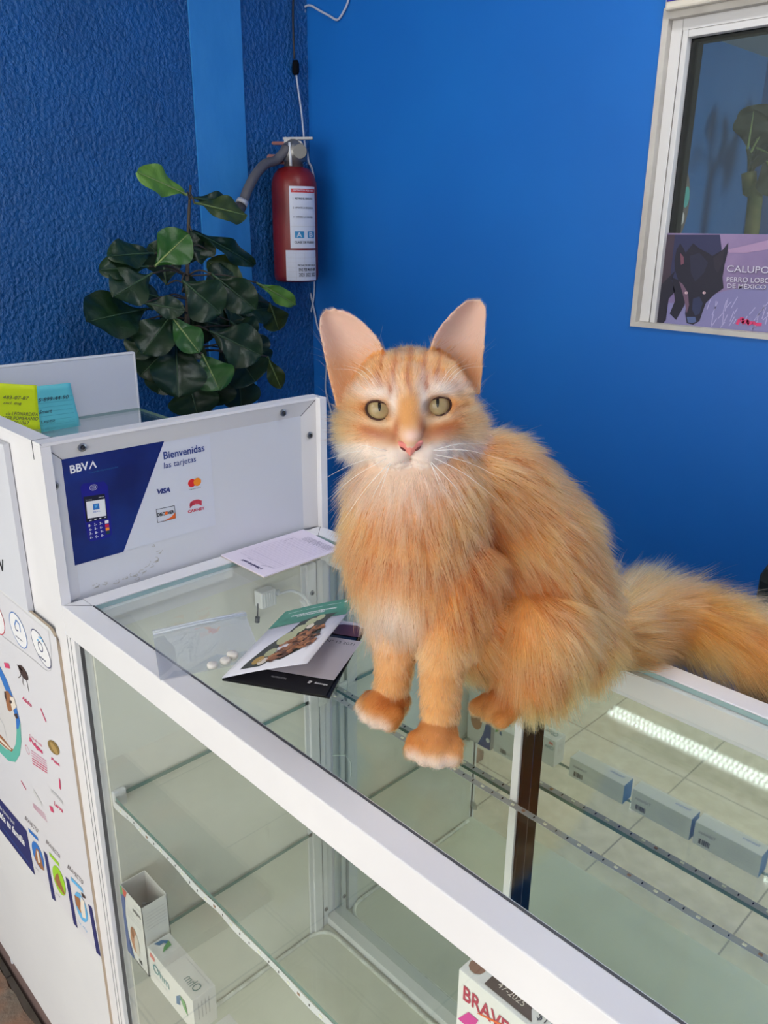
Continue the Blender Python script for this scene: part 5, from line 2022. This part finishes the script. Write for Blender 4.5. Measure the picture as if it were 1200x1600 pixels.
def segdist(P):
    best = np.full(len(P), 1e9)
    lab = np.zeros(len(P), int)
    idx = np.zeros(len(P), int)
    tt = np.zeros(len(P))
    for i in range(len(SA)):
        d = SB[i] - SA[i]
        t = np.clip(((P - SA[i]) @ d) / (d @ d), 0, 1)
        r = SRA[i] + (SRB[i] - SRA[i]) * t
        q = np.linalg.norm(P - (SA[i] + t[:, None] * d), axis=1) - r
        m = q < best
        best[m] = q[m]; lab[m] = SLi[i]; idx[m] = i; tt[m] = t[m]
    return best, lab, idx, tt


def sst(a, b, x):
    t = np.clip((x - a) / (b - a), 0, 1)
    return t * t * (3 - 2 * t)


def vnoise(P, f, seed):
    """cheap smooth noise from rotated sines, about -1..1"""
    r = np.random.default_rng(seed)
    s = np.zeros(len(P))
    for k in range(7):
        w = r.normal(size=3)
        w /= np.linalg.norm(w)
        s += np.sin((P @ w) * f * r.uniform(.6, 1.6) * 6.28 + r.uniform(0, 6.28))
    return s / 3.0


def L3(c): return np.array(lin(c))


C_BASE, C_LIGHT, C_DARK, C_CREAM, C_WHITE = L3((202, 136, 74)), L3((216, 166, 108)), L3((162, 80, 30)), L3((226, 198, 164)), L3((226, 210, 198))
C_PINK = L3((206, 172, 156))


def mixc(c, d, k):
    return c * (1 - k[:, None]) + d * k[:, None]


def gauss(h, x, y, sx, sy, rot=0):
    c_, s_ = math.cos(rot), math.sin(rot)
    dx, dy = h[:, 0] - x, h[:, 1] - y
    u, v = dx * c_ + dy * s_, -dx * s_ + dy * c_
    return np.exp(-((u / sx) ** 2 + (v / sy) ** 2))


def is_ear(h):
    L_ = (h[:, 0] < -1.6) & (h[:, 1] > 2.2) & (h[:, 1] + .95 * h[:, 0] + 0 < 99)
    r = np.sqrt((h[:, 0] / 4.9) ** 2 + ((h[:, 1] - .9) / 4.55) ** 2 + ((h[:, 2] + 1.2) / 6.0) ** 2)
    return (r > 1.08) & (h[:, 1] > .3) & (h[:, 2] < 1.6) & (np.abs(h[:, 0]) > 1.4)


def fur_colour(P, lab, nrm):
    n = len(P)
    c = np.tile(C_BASE, (n, 1))
    nz1, nz2, nz3 = vnoise(P, 14, 1), vnoise(P, 34, 2), vnoise(P * np.array([1, 1, .35]), 60, 3)
    c = mixc(c, C_LIGHT, .45 * sst(-.2, 1.2, nz1 + .4 * nz3))
    c = mixc(c, C_DARK, .50 * sst(.0, 1.3, nz2 * .7 - nz1 * .6))
    h = tohead(P)
    # flank bands
    s = (P[:, 2] - 1.05) * 0.6 + (P[:, 1] - .15) * .9 + .012 * nz1
    band = sst(.3, .95, np.sin(s * 6.28 / .062))
    tor = np.isin(lab, (2, 3))
    c[tor] = mixc(c[tor], C_DARK, .5 * band[tor])
    # chest bib
    ch = np.isin(lab, (1,))
    bib = np.exp(-((h[:, 0] + .9) / 3.0) ** 2) * sst(-16, -4.5, h[:, 1]) * sst(-2.5, .5, h[:, 2] + (h[:, 1] + 6) * .0)
    # low white belly patch between the legs
    pat = np.exp(-(((h[:, 0] + 1.6) / 2.2) ** 2 + ((h[:, 1] + 17.5) / 4.0) ** 2))
    c = mixc(c, C_CREAM, np.where(ch, .35 * bib, 0))
    c = mixc(c, C_WHITE, np.where(np.isin(lab, (1, 4)), .62 * pat, 0))
    crease_shade = np.exp(-((h[:, 0] - (6.3 + .22 * (h[:, 1] + 10))) / 1.5) ** 2) * sst(-5, -8, h[:, 1]) * sst(-22, -18, h[:, 1])  # shade of the shoulder fold put into the fur colour
    c = mixc(c, C_DARK, np.where(np.isin(lab, (1, 2)), .65 * crease_shade, 0))
    fine = vnoise(P * np.array([1, 1, .5]), 70, 12)
    c = mixc(c, C_DARK, np.where(np.isin(lab, (1, 2, 3, 6)), .30 * sst(.2, 1.3, fine), 0))
    col1 = np.exp(-((h[:, 1] + 12.2 + .05 * h[:, 0] ** 2 + .5 * nz1) / 1.1) ** 2) * .75 + np.exp(-((h[:, 1] + 9.2 + .06 * h[:, 0] ** 2 + .5 * nz1) / .9) ** 2) * .5
    c = mixc(c, C_DARK, np.where(ch, col1, 0))
    white_top = sst(-9.2, -5.2, h[:, 1] + .7 * nz1 - np.abs(h[:, 0] + .6) * .40)
    c = mixc(c, C_WHITE, np.where(ch & (h[:, 2] > -3.5), .60 * white_top * np.exp(-((h[:, 0] + .8) / 4.2) ** 4), 0))
    # legs
    lg = lab == 4
    c = mixc(c, C_LIGHT, np.where(lg, .45, 0))
    lb_ = sst(.5, 1, np.sin((P[:, 2]) * 6.28 / .021 + nz1))
    c = mixc(c, C_BASE, np.where(lg, .5 * lb_, 0))
    pw = lab == 5
    c = mixc(c, C_DARK, np.where(pw, .45 * sst(1.062, 1.078, P[:, 2]), 0))
    for ce, f_, a_ in FP:
        d_ = (P - ce)
        fr = d_ @ f_
        m = pw & (np.linalg.norm(d_[:, :2], axis=1) < .045)
        c = mixc(c, C_WHITE, np.where(m, .75 * sst(.012, .022, fr) * sst(1.072, 1.060, P[:, 2]), 0))
    # tail
    tl = lab == 6
    c = mixc(c, C_LIGHT, np.where(tl, .55 * sst(.0, 1.2, nz1 + .3), 0))
    c = mixc(c, C_DARK, np.where(tl, .40 * sst(.1, .9, np.sin(P[:, 0] * 6.28 / .075)), 0))
    # ---- head
    hd = (lab == 0)
    hc_ = np.tile(L3((204, 140, 82)), (n, 1))
    hc_ = mixc(hc_, C_LIGHT, .35 * sst(-.5, 1, nz1))
    x, y = h[:, 0], h[:, 1]
    wob = .16 * np.sin(y * 2.1 + 1) + .06 * nz2
    # forehead stripes
    fh = sst(1.2, 2.6, y) * (h[:, 2] > -2.5)
    st_ = sst(.35, .9, np.cos((x + wob) * 2 * PI / 1.15))
    hc_ = mixc(hc_, C_DARK, .80 * fh * st_ * (np.abs(x) < 3))
    hc_ = mixc(hc_, C_CREAM, .50 * fh * sst(.4, 1, -np.cos((x + wob) * 2 * PI / 1.15)) * (np.abs(x) < 1.7) * sst(4.8, 2.2, y))
    # pale brows and inner eye corners
    for (ex, ey), s_ in ((EYEL, -1), (EYER, 1)):
        hc_ = mixc(hc_, C_WHITE, np.clip(.95 * gauss(h, ex - s_ * -.1, ey + 1.45, 1.75, .62, s_ * -.10), 0, 1))
        hc_ = mixc(hc_, C_WHITE, np.clip(.95 * gauss(h, ex - s_ * 1.15, ey + .75, .40, 1.45), 0, 1))
        hc_ = mixc(hc_, C_CREAM, np.clip(.85 * gauss(h, ex + s_ * .1, ey - 1.05, 1.5, .34, s_ * .12), 0, 1))
        hc_ = mixc(hc_, C_DARK, np.clip(.85 * gauss(h, ex - s_ * .95, ey + 1.75, .24, .50), 0, 1))
        hc_ = mixc(hc_, C_DARK, np.clip(.90 * gauss(h, ex + s_ * .5, ey - 1.80, 1.75, .55, s_ * .26), 0, 1))
        hc_ = mixc(hc_, C_DARK, np.clip(.70 * gauss(h, ex + s_ * 1.9, ey - .1, .9, .26, s_ * -.2), 0, 1))
        hc_ = mixc(hc_, C_DARK, np.clip(.55 * gauss(h, ex + s_ * 2.9, ey - 1.4, .45, 1.2, s_ * .2), 0, 1))
        hc_ = mixc(hc_, C_DARK, np.clip(.80 * gauss(h, ex - s_ * 1.35, ey - 1.45, .30, .85, s_ * .2), 0, 1))
        hc_ = mixc(hc_, L3((90, 50, 36)), np.clip(1.3 * (gauss(h, ex, ey, 1.22, .86, s_ * .08) - .28), 0, .9))
        hc_ = mixc(hc_, C_DARK, np.clip(.55 * gauss(h, s_ * 1.95, -2.6, .5, .16), 0, 1))
    # muzzle, chin and lower cheeks pale
    k = sst(-1.7, -2.6, y + .10 * np.abs(x) + .12 * nz1 - .25 * (np.abs(x) > 3.4))
    hc_ = mixc(hc_, C_WHITE, .92 * k)
    hc_ = mixc(hc_, C_WHITE, .6 * np.clip(gauss(h, -2.6, -3.0, 2.0, 1.3) + gauss(h, 2.6, -3.0, 2.0, 1.3), 0, 1))
    hc_ = mixc(hc_, L3((236, 205, 190)), np.clip(.9 * gauss(h, 0, -1.35, .75, .5), 0, 1))
    hc_ = mixc(hc_, L3((170, 120, 104)), np.clip(.6 * gauss(h, 0, -3.05, .10, .5) * (h[:, 2] > 1), 0, 1))
    # ears
    er_ = is_ear(h)
    fwd = (nrm @ HF) > .05
    ec = np.tile(C_PINK, (n, 1))
    ec = mixc(ec, L3((200, 148, 106)), sst(6.2, 3.2, y) * .85)
    hc_[er_ & fwd] = ec[er_ & fwd]
    bk2 = er_ & ~fwd
    hc_[bk2] = L3((214, 156, 108))
    c[hd] = hc_[hd]
    # white ruff just under the chin belongs to the chest mass
    return np.clip(c, 0, 1), er_ & hd


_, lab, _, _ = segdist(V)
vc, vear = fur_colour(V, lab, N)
att = cat_me.color_attributes.new('fur_colour', 'FLOAT_COLOR', 'POINT')
buf = np.ones((NV, 4)); buf[:, :3] = vc
att.data.foreach_set('color', buf.ravel())
skin = bpy.data.materials.new('cat_skin')
skin.use_nodes = True
nt = skin.node_tree
at_ = nt.nodes.new('ShaderNodeAttribute')
at_.attribute_name = 'fur_colour'
b_ = nt.nodes['Principled BSDF']
nt.links.new(at_.outputs['Color'], b_.inputs['Base Color'])
setin(b_, 'Roughness', .75)
setin(b_, 'Specular IOR Level', .2)
setin(b_, 'Subsurface Weight', .12)
setin(b_, 'Subsurface Scale', .01)
cat = link_mesh('cat', cat_me, skin, None, True)
tag(cat, 'fluffy orange tabby cat with white muzzle sitting on the glass counter facing the viewer', 'cat')


# ---- fur strands
cat_me.calc_loop_triangles()
nt_ = len(cat_me.loop_triangles)
tri = np.zeros(nt_ * 3, int)
cat_me.loop_triangles.foreach_get('vertices', tri)
tri = tri.reshape(-1, 3)
cat_me.vertices.foreach_get('normal', (NN := np.zeros(NV * 3)))
N = NN.reshape(-1, 3)
a, b, c = V[tri[:, 0]], V[tri[:, 1]], V[tri[:, 2]]
ar = np.linalg.norm(np.cross(b - a, c - a), axis=1) / 2
cen = (a + b + c) / 3
_, tlab, _, _ = segdist(cen)
dens = np.array([3.6, 1.0, 1.0, 1.0, 1.5, 2.2, 1.5])[tlab]
hcen = tohead(cen)
tear = is_ear(hcen) & (tlab == 0)
dens[tear] = 2.4
# under the cat nothing shows
dens[(cen[:, 2] < T + .003)] = .1
wgt = ar * dens
NH = 210000
ti = rng.choice(nt_, NH, p=wgt / wgt.sum())
u, v = rng.random(NH), rng.random(NH)
m = u + v > 1
u[m], v[m] = 1 - u[m], 1 - v[m]
w = 1 - u - v
P = V[tri[ti, 0]] * w[:, None] + V[tri[ti, 1]] * u[:, None] + V[tri[ti, 2]] * v[:, None]
Nn = N[tri[ti, 0]] * w[:, None] + N[tri[ti, 1]] * u[:, None] + N[tri[ti, 2]] * v[:, None]
Nn /= np.linalg.norm(Nn, axis=1)[:, None]
_, lab, sidx, st = segdist(P)
h = tohead(P)
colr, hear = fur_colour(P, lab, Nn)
keep = np.ones(NH, bool)
for ex, ey in (EYEL, EYER):
    sl = -.10 if ex < 0 else .10
    q = ((h[:, 0] - ex) / 1.07) ** 2 + ((h[:, 1] - ey - (h[:, 0] - ex) * sl) / .74) ** 2
    keep &= ~((q < 1) & (h[:, 2] > 0))
nosem = (np.abs(h[:, 0]) < .95 - .0) & (h[:, 1] < -1.75) & (h[:, 1] > -3.0) & (np.abs(h[:, 0]) < (.95 + (h[:, 1] + 1.8) * .75)) & (h[:, 2] > 3.0)
keep &= ~nosem
keep &= ~((P[:, 2] < T + .0035) & (Nn[:, 2] < -.5))
earin = hear & ((Nn @ HF) > .05)
keep &= ~(earin & (rng.random(NH) < .0))
P, Nn, lab, sidx, st, h, colr, hear, earin = (x[keep] for x in (P, Nn, lab, sidx, st, h, colr, hear, earin))
n = len(P)
rr = rng.random(n)
Ln = np.array([.0085, .019, .022, .022, .0075, .0050, .044])[lab] * (0.65 + .6 * rr)
# head: longer toward the cheeks and jaw
nose = np.array([0, -2.6, 4.4])
dn = np.linalg.norm(h - nose, axis=1)
hd = lab == 0
cheek = sst(2.8, 4.6, np.abs(h[:, 0])) * sst(2.5, -.8, h[:, 1]) + sst(-3.8, -5.2, h[:, 1])
hlen = (.0030 + .0075 * sst(1.5, 7, dn) + .0075 * np.clip(cheek, 0, 1))
Ln = np.where(hd, hlen * (.7 + .5 * rr), Ln)
Ln = np.where(hear & ~earin, .0050, Ln)
inn2 = earin
# long wisps from the inner ear edge
Ln = np.where(inn2, .0030, Ln)
wisp = inn2 & (rng.random(n) < .035) & (h[:, 1] < 6.0)
Ln = np.where(wisp, .022 * (.6 + .6 * rr), Ln)
chin = (lab == 1) & (h[:, 1] > -16)
Ln = np.where(chin, .021 * (.6 + .6 * rr), Ln)
# leg roots blend from the body
Ln = np.where(lab == 4, .0070 + .012 * sst(1.12, 1.16, P[:, 2]) * (.6 + .5 * rr), Ln)
near_ground = sst(T + .035, T + .003, P[:, 2])
Ln = np.where(np.isin(lab, (2, 3)), Ln * (1 - .45 * near_ground), Ln)

G = np.zeros((n, 3)); G[:, 2] = -1
back = np.array([.35, .93, 0.]); back /= np.linalg.norm(back)
F = np.zeros((n, 3))
F[:] = G * .75 + back * .62
F[lab == 3] = G[lab == 3] * .9 + np.array([.05, .30, 0])
F[lab == 1] = G[lab == 1] * 1.0 + back * .12
up_ = (lab == 1)
side = (P - np.array([.432, .16, 0]))
side[:, 2] = 0
F[up_] += side[up_] * 7
F[lab == 4] = G[lab == 4]
for ce, f_, a_ in FP:
    mm = (lab == 5) & (np.linalg.norm((P - ce)[:, :2], axis=1) < .05)
    F[mm] = f_ + np.array([0, 0, -.35])
mm = (lab == 5) & (P[:, 1] > .16)
F[mm] = np.array([-.1, -.8, -.4])
tdir = SB[sidx] - SA[sidx]
tdir /= np.linalg.norm(tdir, axis=1)[:, None]
tl = lab == 6
F[tl] = tdir[tl] * 1.0 + np.array([0, 0, -.12])
hv = h - np.array([0, -1.9, 5.2])
hw = hv[:, :1] * HR + hv[:, 1:2] * HU + hv[:, 2:] * HF * 1.0
hw /= np.linalg.norm(hw, axis=1)[:, None]
jaw = sst(-1.0, -4.5, h[:, 1])
F[hd] = hw[hd] + (G[hd] * 1.1) * jaw[hd][:, None]
ee = hd & hear
F[ee] = HU * .9 + np.sign(h[ee, 0])[:, None] * HR * .45
# wisps point from the inner edge across the ear
F[wisp] = (HU * .75 + np.sign(h[wisp, 0])[:, None] * HR * .9)
tan = F - Nn * np.sum(F * Nn, axis=1)[:, None]
tan /= (np.linalg.norm(tan, axis=1)[:, None] + 1e-9)
lift = np.array([.30, .34, .34, .32, .26, .25, .62])[lab]
lift = np.where(hd, .22 + .22 * np.clip(cheek, 0, 1), lift)
lift = np.where(hear, .22, lift)
lift = np.where(wisp, .55, lift)
lift = lift * (.7 + .6 * rng.random(n))
# clumps share a direction
cell = np.floor(P / np.where(hd, .0040, .0062)[:, None] + 3 * vnoise(P, 20, 9)[:, None] * .12).astype(np.int64)
key = (cell[:, 0] * 73856093) ^ (cell[:, 1] * 19349663) ^ (cell[:, 2] * 83492791)
_, inv = np.unique(key, return_inverse=True)
inv = inv.ravel()
nc = inv.max() + 1
crnd = rng.normal(size=(nc, 3))
ctone = rng.normal(size=nc)
clr = crnd[inv]
D = tan * (1 - lift[:, None] * .35) + Nn * lift[:, None] + clr * np.where(hd, .07, .13)[:, None] + rng.normal(size=(n, 3)) * np.where(hd, .07, .11)[:, None]
stray = rng.random(n) < .02
D[stray] += rng.normal(size=(stray.sum(), 3)) * .25 + Nn[stray] * .3
Ln[stray] *= 1.25
D /= np.linalg.norm(D, axis=1)[:, None]
K = 6
t = np.linspace(0, 1, K)
bend = np.where(np.isin(lab, (1, 2, 3, 6)), .42, .15)
bdir = tan * .75 + G * .45 + clr * .15
pts = P[:, None, :] - Nn[:, None, :] * .0008 + Ln[:, None, None] * (D[:, None, :] * t[None, :, None] + (bdir * bend[:, None])[:, None, :] * (t ** 2)[None, :, None])
# draw the tips of a clump together
cm = np.zeros((nc, 3)); cnt = np.zeros(nc)
np.add.at(cm, inv, pts[:, -1]); np.add.at(cnt, inv, 1)
cm /= cnt[:, None]
pull = np.where(hd | (lab >= 4), .12, .30)
pull = np.where(lab == 6, .3, pull)
pts += ((cm[inv] - pts[:, -1]) * pull[:, None])[:, None, :] * (t ** 1.5)[None, :, None]
# never below the glass top
inside = (pts[..., 1] < .405)
pts[..., 2] = np.where(inside, np.maximum(pts[..., 2], T + .0006 + rr[:, None] * .002), pts[..., 2])
tone = 1 + .15 * ctone[inv] + .14 * rng.normal(size=n)
tone = np.clip(tone, .65, 1.35)
colr = np.clip(colr * tone[:, None], 0.01, .93)
# pale guard hairs
gh = rng.random(n) < .05
colr[gh] = np.clip(colr[gh] * .45 + C_CREAM * .55, 0, .93)
colr[wisp] = C_WHITE * .9

cv = bpy.data.hair_curves.new('fur')
cv.add_curves([K] * n)
cv.attributes['position'].data.foreach_set('vector', pts.astype(np.float32).ravel())
rad = np.where(np.isin(lab, (0, 5)), .00009, .00014)
rad = np.where(hear, .00005, rad)
R_ = rad[:, None] * (1.0 - .80 * t[None, :] ** 1.6)
ra = cv.attributes.get('radius') or cv.attributes.new('radius', 'FLOAT', 'POINT')
ra.data.foreach_set('value', R_.astype(np.float32).ravel())
ca = cv.attributes.new('fur_colour', 'FLOAT_COLOR', 'CURVE')
buf = np.ones((n, 4), np.float32); buf[:, :3] = colr
ca.data.foreach_set('color', buf.ravel())
hm = bpy.data.materials.new('cat_fur')
hm.use_nodes = True
nt = hm.node_tree
nt.nodes.clear()
out_ = nt.nodes.new('ShaderNodeOutputMaterial')
hb = nt.nodes.new('ShaderNodeBsdfHairPrincipled')
hb.model = 'CHIANG'
hb.parametrization = 'COLOR'
at_ = nt.nodes.new('ShaderNodeAttribute')
at_.attribute_name = 'fur_colour'
nt.links.new(at_.outputs['Color'], hb.inputs['Color'])
hb.inputs['Roughness'].default_value = .38
hb.inputs['Radial Roughness'].default_value = .55
hb.inputs['Random Roughness'].default_value = .1
nt.links.new(hb.outputs[0], out_.inputs[0])
cv.materials.append(hm)
fur = bpy.data.objects.new('fur', cv)
COL.objects.link(fur)
fur.parent = cat


# ---- eyes, nose, claws, whiskers
def eyeball(ex, ey, sgn):
    zc_ = 1.62
    R = 1.18
    bm = bmesh.new()
    bmesh.ops.create_uvsphere(bm, u_segments=48, v_segments=32, radius=R * .01)
    gaze = (Vector(CAM) - Vector(hl(ex, ey, zc_))).normalized()
    gx = Vector(HR) - gaze * Vector(HR).dot(gaze)
    gx.normalize()
    gy = gaze.cross(gx)
    if gy.z < 0: gy = -gy
    Mx = Matrix(((gx.x, gy.x, gaze.x), (gx.y, gy.y, gaze.y), (gx.z, gy.z, gaze.z)))
    c_ = Vector(hl(ex, ey, zc_))
    for v_ in bm.verts:
        q = v_.co * 100 / R
        v_.co = c_ + Mx @ v_.co
    me = bpy.data.meshes.new('eyeball')
    bm.to_mesh(me); bm.free()
    me.polygons.foreach_set('use_smooth', [True] * len(me.polygons))
    col_ = me.color_attributes.new('iris', 'FLOAT_COLOR', 'POINT')
    buf = np.ones((len(me.vertices), 4))
    o = link_mesh('eye', me, eyem, cat)
    co = np.zeros(len(me.vertices) * 3); me.vertices.foreach_get('co', co); co = co.reshape(-1, 3) - np.array(c_)
    buf[:, 0] = co @ np.array(gx) * 100 / R
    buf[:, 1] = co @ np.array(gy) * 100 / R
    buf[:, 2] = co @ np.array(gaze) * 100 / R
    col_.data.foreach_set('color', buf.ravel())
    return o


eyem = bpy.data.materials.new('cat_eye')
eyem.use_nodes = True
nt = eyem.node_tree
b_ = nt.nodes['Principled BSDF']
at_ = nt.nodes.new('ShaderNodeAttribute'); at_.attribute_name = 'iris'
sep = nt.nodes.new('ShaderNodeSeparateXYZ')
nt.links.new(at_.outputs['Vector'], sep.inputs[0])


def mth(op, a_, b2=None, c2_=None):
    m_ = nt.nodes.new('ShaderNodeMath'); m_.operation = op
    for i, q in enumerate((a_, b2, c2_)):
        if q is None: continue
        if isinstance(q, (int, float)): m_.inputs[i].default_value = q
        else: nt.links.new(q, m_.inputs[i])
    return m_.outputs[0]


X_, Y_ = sep.outputs[0], sep.outputs[1]
r2 = mth('SQRT', mth('ADD', mth('POWER', X_, 2.0), mth('POWER', Y_, 2.0)))
Yp = mth('SUBTRACT', Y_, .22)
pup = mth('SQRT', mth('ADD', mth('POWER', mth('DIVIDE', X_, .105), 2.0), mth('POWER', mth('DIVIDE', Yp, .40), 2.0)))
rmp = nt.nodes.new('ShaderNodeValToRGB')
rmp.color_ramp.elements[0].position = .10
rmp.color_ramp.elements[0].color = (*lin((156, 140, 100)), 1)
rmp.color_ramp.elements[1].position = .86
rmp.color_ramp.elements[1].color = (*lin((40, 30, 22)), 1)
e_ = rmp.color_ramp.elements.new(.55); e_.color = (*lin((176, 154, 112)), 1)
e_ = rmp.color_ramp.elements.new(.76); e_.color = (*lin((134, 112, 78)), 1)
nt.links.new(r2, rmp.inputs[0])
nz_ = nt.nodes.new('ShaderNodeTexNoise'); nz_.inputs['Scale'].default_value = 7
nt.links.new(at_.outputs['Vector'], nz_.inputs['Vector'])
mxn = nt.nodes.new('ShaderNodeMixRGB'); mxn.blend_type = 'MULTIPLY'; mxn.inputs[0].default_value = .25
nt.links.new(rmp.outputs[0], mxn.inputs[1]); nt.links.new(nz_.outputs['Color'], mxn.inputs[2])
mx2 = nt.nodes.new('ShaderNodeMixRGB')
nt.links.new(mth('LESS_THAN', pup, 1.0), mx2.inputs[0])
nt.links.new(mxn.outputs[0], mx2.inputs[1]); mx2.inputs[2].default_value = (.004, .004, .004, 1)
nt.links.new(mx2.outputs[0], b_.inputs['Base Color'])
setin(b_, 'Roughness', .04)
setin(b_, 'Coat Weight', .15)
setin(b_, 'Specular IOR Level', .3)
setin(b_, 'Coat Roughness', .01)
eyeball(EYEL[0], EYEL[1], -1)
eyeball(EYER[0], EYER[1], 1)

# eyelid rims
lidm = mat('eyelid_dark', (66, 40, 32), .6, spec=.2)
for ex, ey in (EYEL, EYER):
    sl = -.10 if ex < 0 else .10
    bm = bmesh.new()
    ring = []
    for k in range(40):
        a_ = 2 * PI * k / 40
        sx_ = 1.07 * math.cos(a_)
        sy_ = (.70 if math.sin(a_) > 0 else .80) * math.sin(a_) * (1 - .10 * math.cos(a_) * (1 if ex < 0 else -1))
        x_, y_ = ex + sx_, ey + sy_ + sx_ * sl
        dd_ = (x_ - ex) ** 2 + (y_ - ey) ** 2
        z_ = 1.62 + math.sqrt(max(.05, 1.20 ** 2 - dd_)) + .02
        ring.append(Vector(hl(x_, y_, z_)))
    ring.append(ring[0]); ring.append(ring[1])
    tube(bm, ring, .0010, 8, cap=False)
    obj('eyelid', bm, lidm, cat, True)

# nose leather
nosemat = noise_mat('nose_pink', (216, 120, 112), (228, 140, 128), 90, .45)
bm = bmesh.new()
outl = [(-1.02, -1.88), (-.6, -1.74), (0, -1.68), (.6, -1.74), (1.02, -1.88), (.90, -2.20), (.55, -2.52), (.22, -2.82), (0, -3.08), (-.22, -2.82), (-.55, -2.52), (-.90, -2.20)]
sp_ = [q for q in spline([(*q, 0) for q in outl + outl[:1]], 4)][:-1]
cen_ = np.array([0, -2.2])
rings = []
for s_, zz in ((1.0, -.45), (.97, .02), (.8, .22), (.5, .36), (.15, .42)):
    row = []
    for q in sp_:
        x_, y_ = cen_ + (np.array(q[:2]) - cen_) * s_
        zb_ = 4.66 - .16 * (y_ + 1.7) ** 2 - .30 * x_ * x_ + .12 * (y_ + 2.2)
        row.append(bm.verts.new(Vector(hl(x_, y_, zb_ + zz * .8))))
    rings.append(row)
for i in range(len(rings) - 1):
    k_ = len(sp_)
    for k in range(k_):
        bm.faces.new((rings[i][k], rings[i][(k + 1) % k_], rings[i + 1][(k + 1) % k_], rings[i + 1][k]))
bm.faces.new(rings[-1])
nose_o = obj('nose', bm, nosemat, cat, True)
for s_ in (-1, 1):
    bm = bmesh.new()
    tube(bm, [Vector(hl(s_ * .40, -2.56, 4.68)), Vector(hl(s_ * .60, -2.40, 4.66)), Vector(hl(s_ * .82, -2.26, 4.48))], [.0006, .0010, .0005], 8)
    obj('nostril', bm, mat('nostril_dark', (110, 50, 48), .6), nose_o, True)

# whiskers and brow hairs
whm = mat('whisker_white', (236, 230, 224), .35)


def whisker(p0, p1, p2, r=.00032):
    bm = bmesh.new()
    q = spline([hl(*p0), hl(*p1), hl(*p2)], 8)
    tube(bm, q, [r * (1 - .85 * i / (len(q) - 1)) for i in range(len(q))], 5)
    obj('whisker', bm, whm, cat, True)


for s_ in (1, -1):
    for k, (y0_, dx, dy, ln_) in enumerate(((-2.7, 1.0, -.1, 6.2), (-2.9, 1.0, -.35, 6.6), (-3.1, .9, -.6, 7.0), (-3.3, .75, -.9, 7.2), (-3.5, .55, -1.1, 6.5), (-3.6, .38, -1.2, 5.5), (-2.8, 1.0, .12, 5.0))):
        nn_ = math.hypot(dx, dy)
        dx_, dy_ = dx / nn_, dy / nn_
        x0_ = s_ * (1.35 + .12 * (k % 3))
        whisker((x0_, y0_, 3.9), (x0_ + s_ * dx_ * ln_ * .5, y0_ + dy_ * ln_ * .5 + .35, 4.1), (x0_ + s_ * dx_ * ln_, y0_ + dy_ * ln_ - .3, 3.2 - .2 * k), .00030 if k != 3 else .00042)
    for k in range(3):
        whisker((s_ * (2.2 + .3 * k), 2.0, 2.6), (s_ * (3.2 + .5 * k), 3.6, 2.8), (s_ * (4.6 + .8 * k), 4.4 - .3 * k, 2.0), .00020)
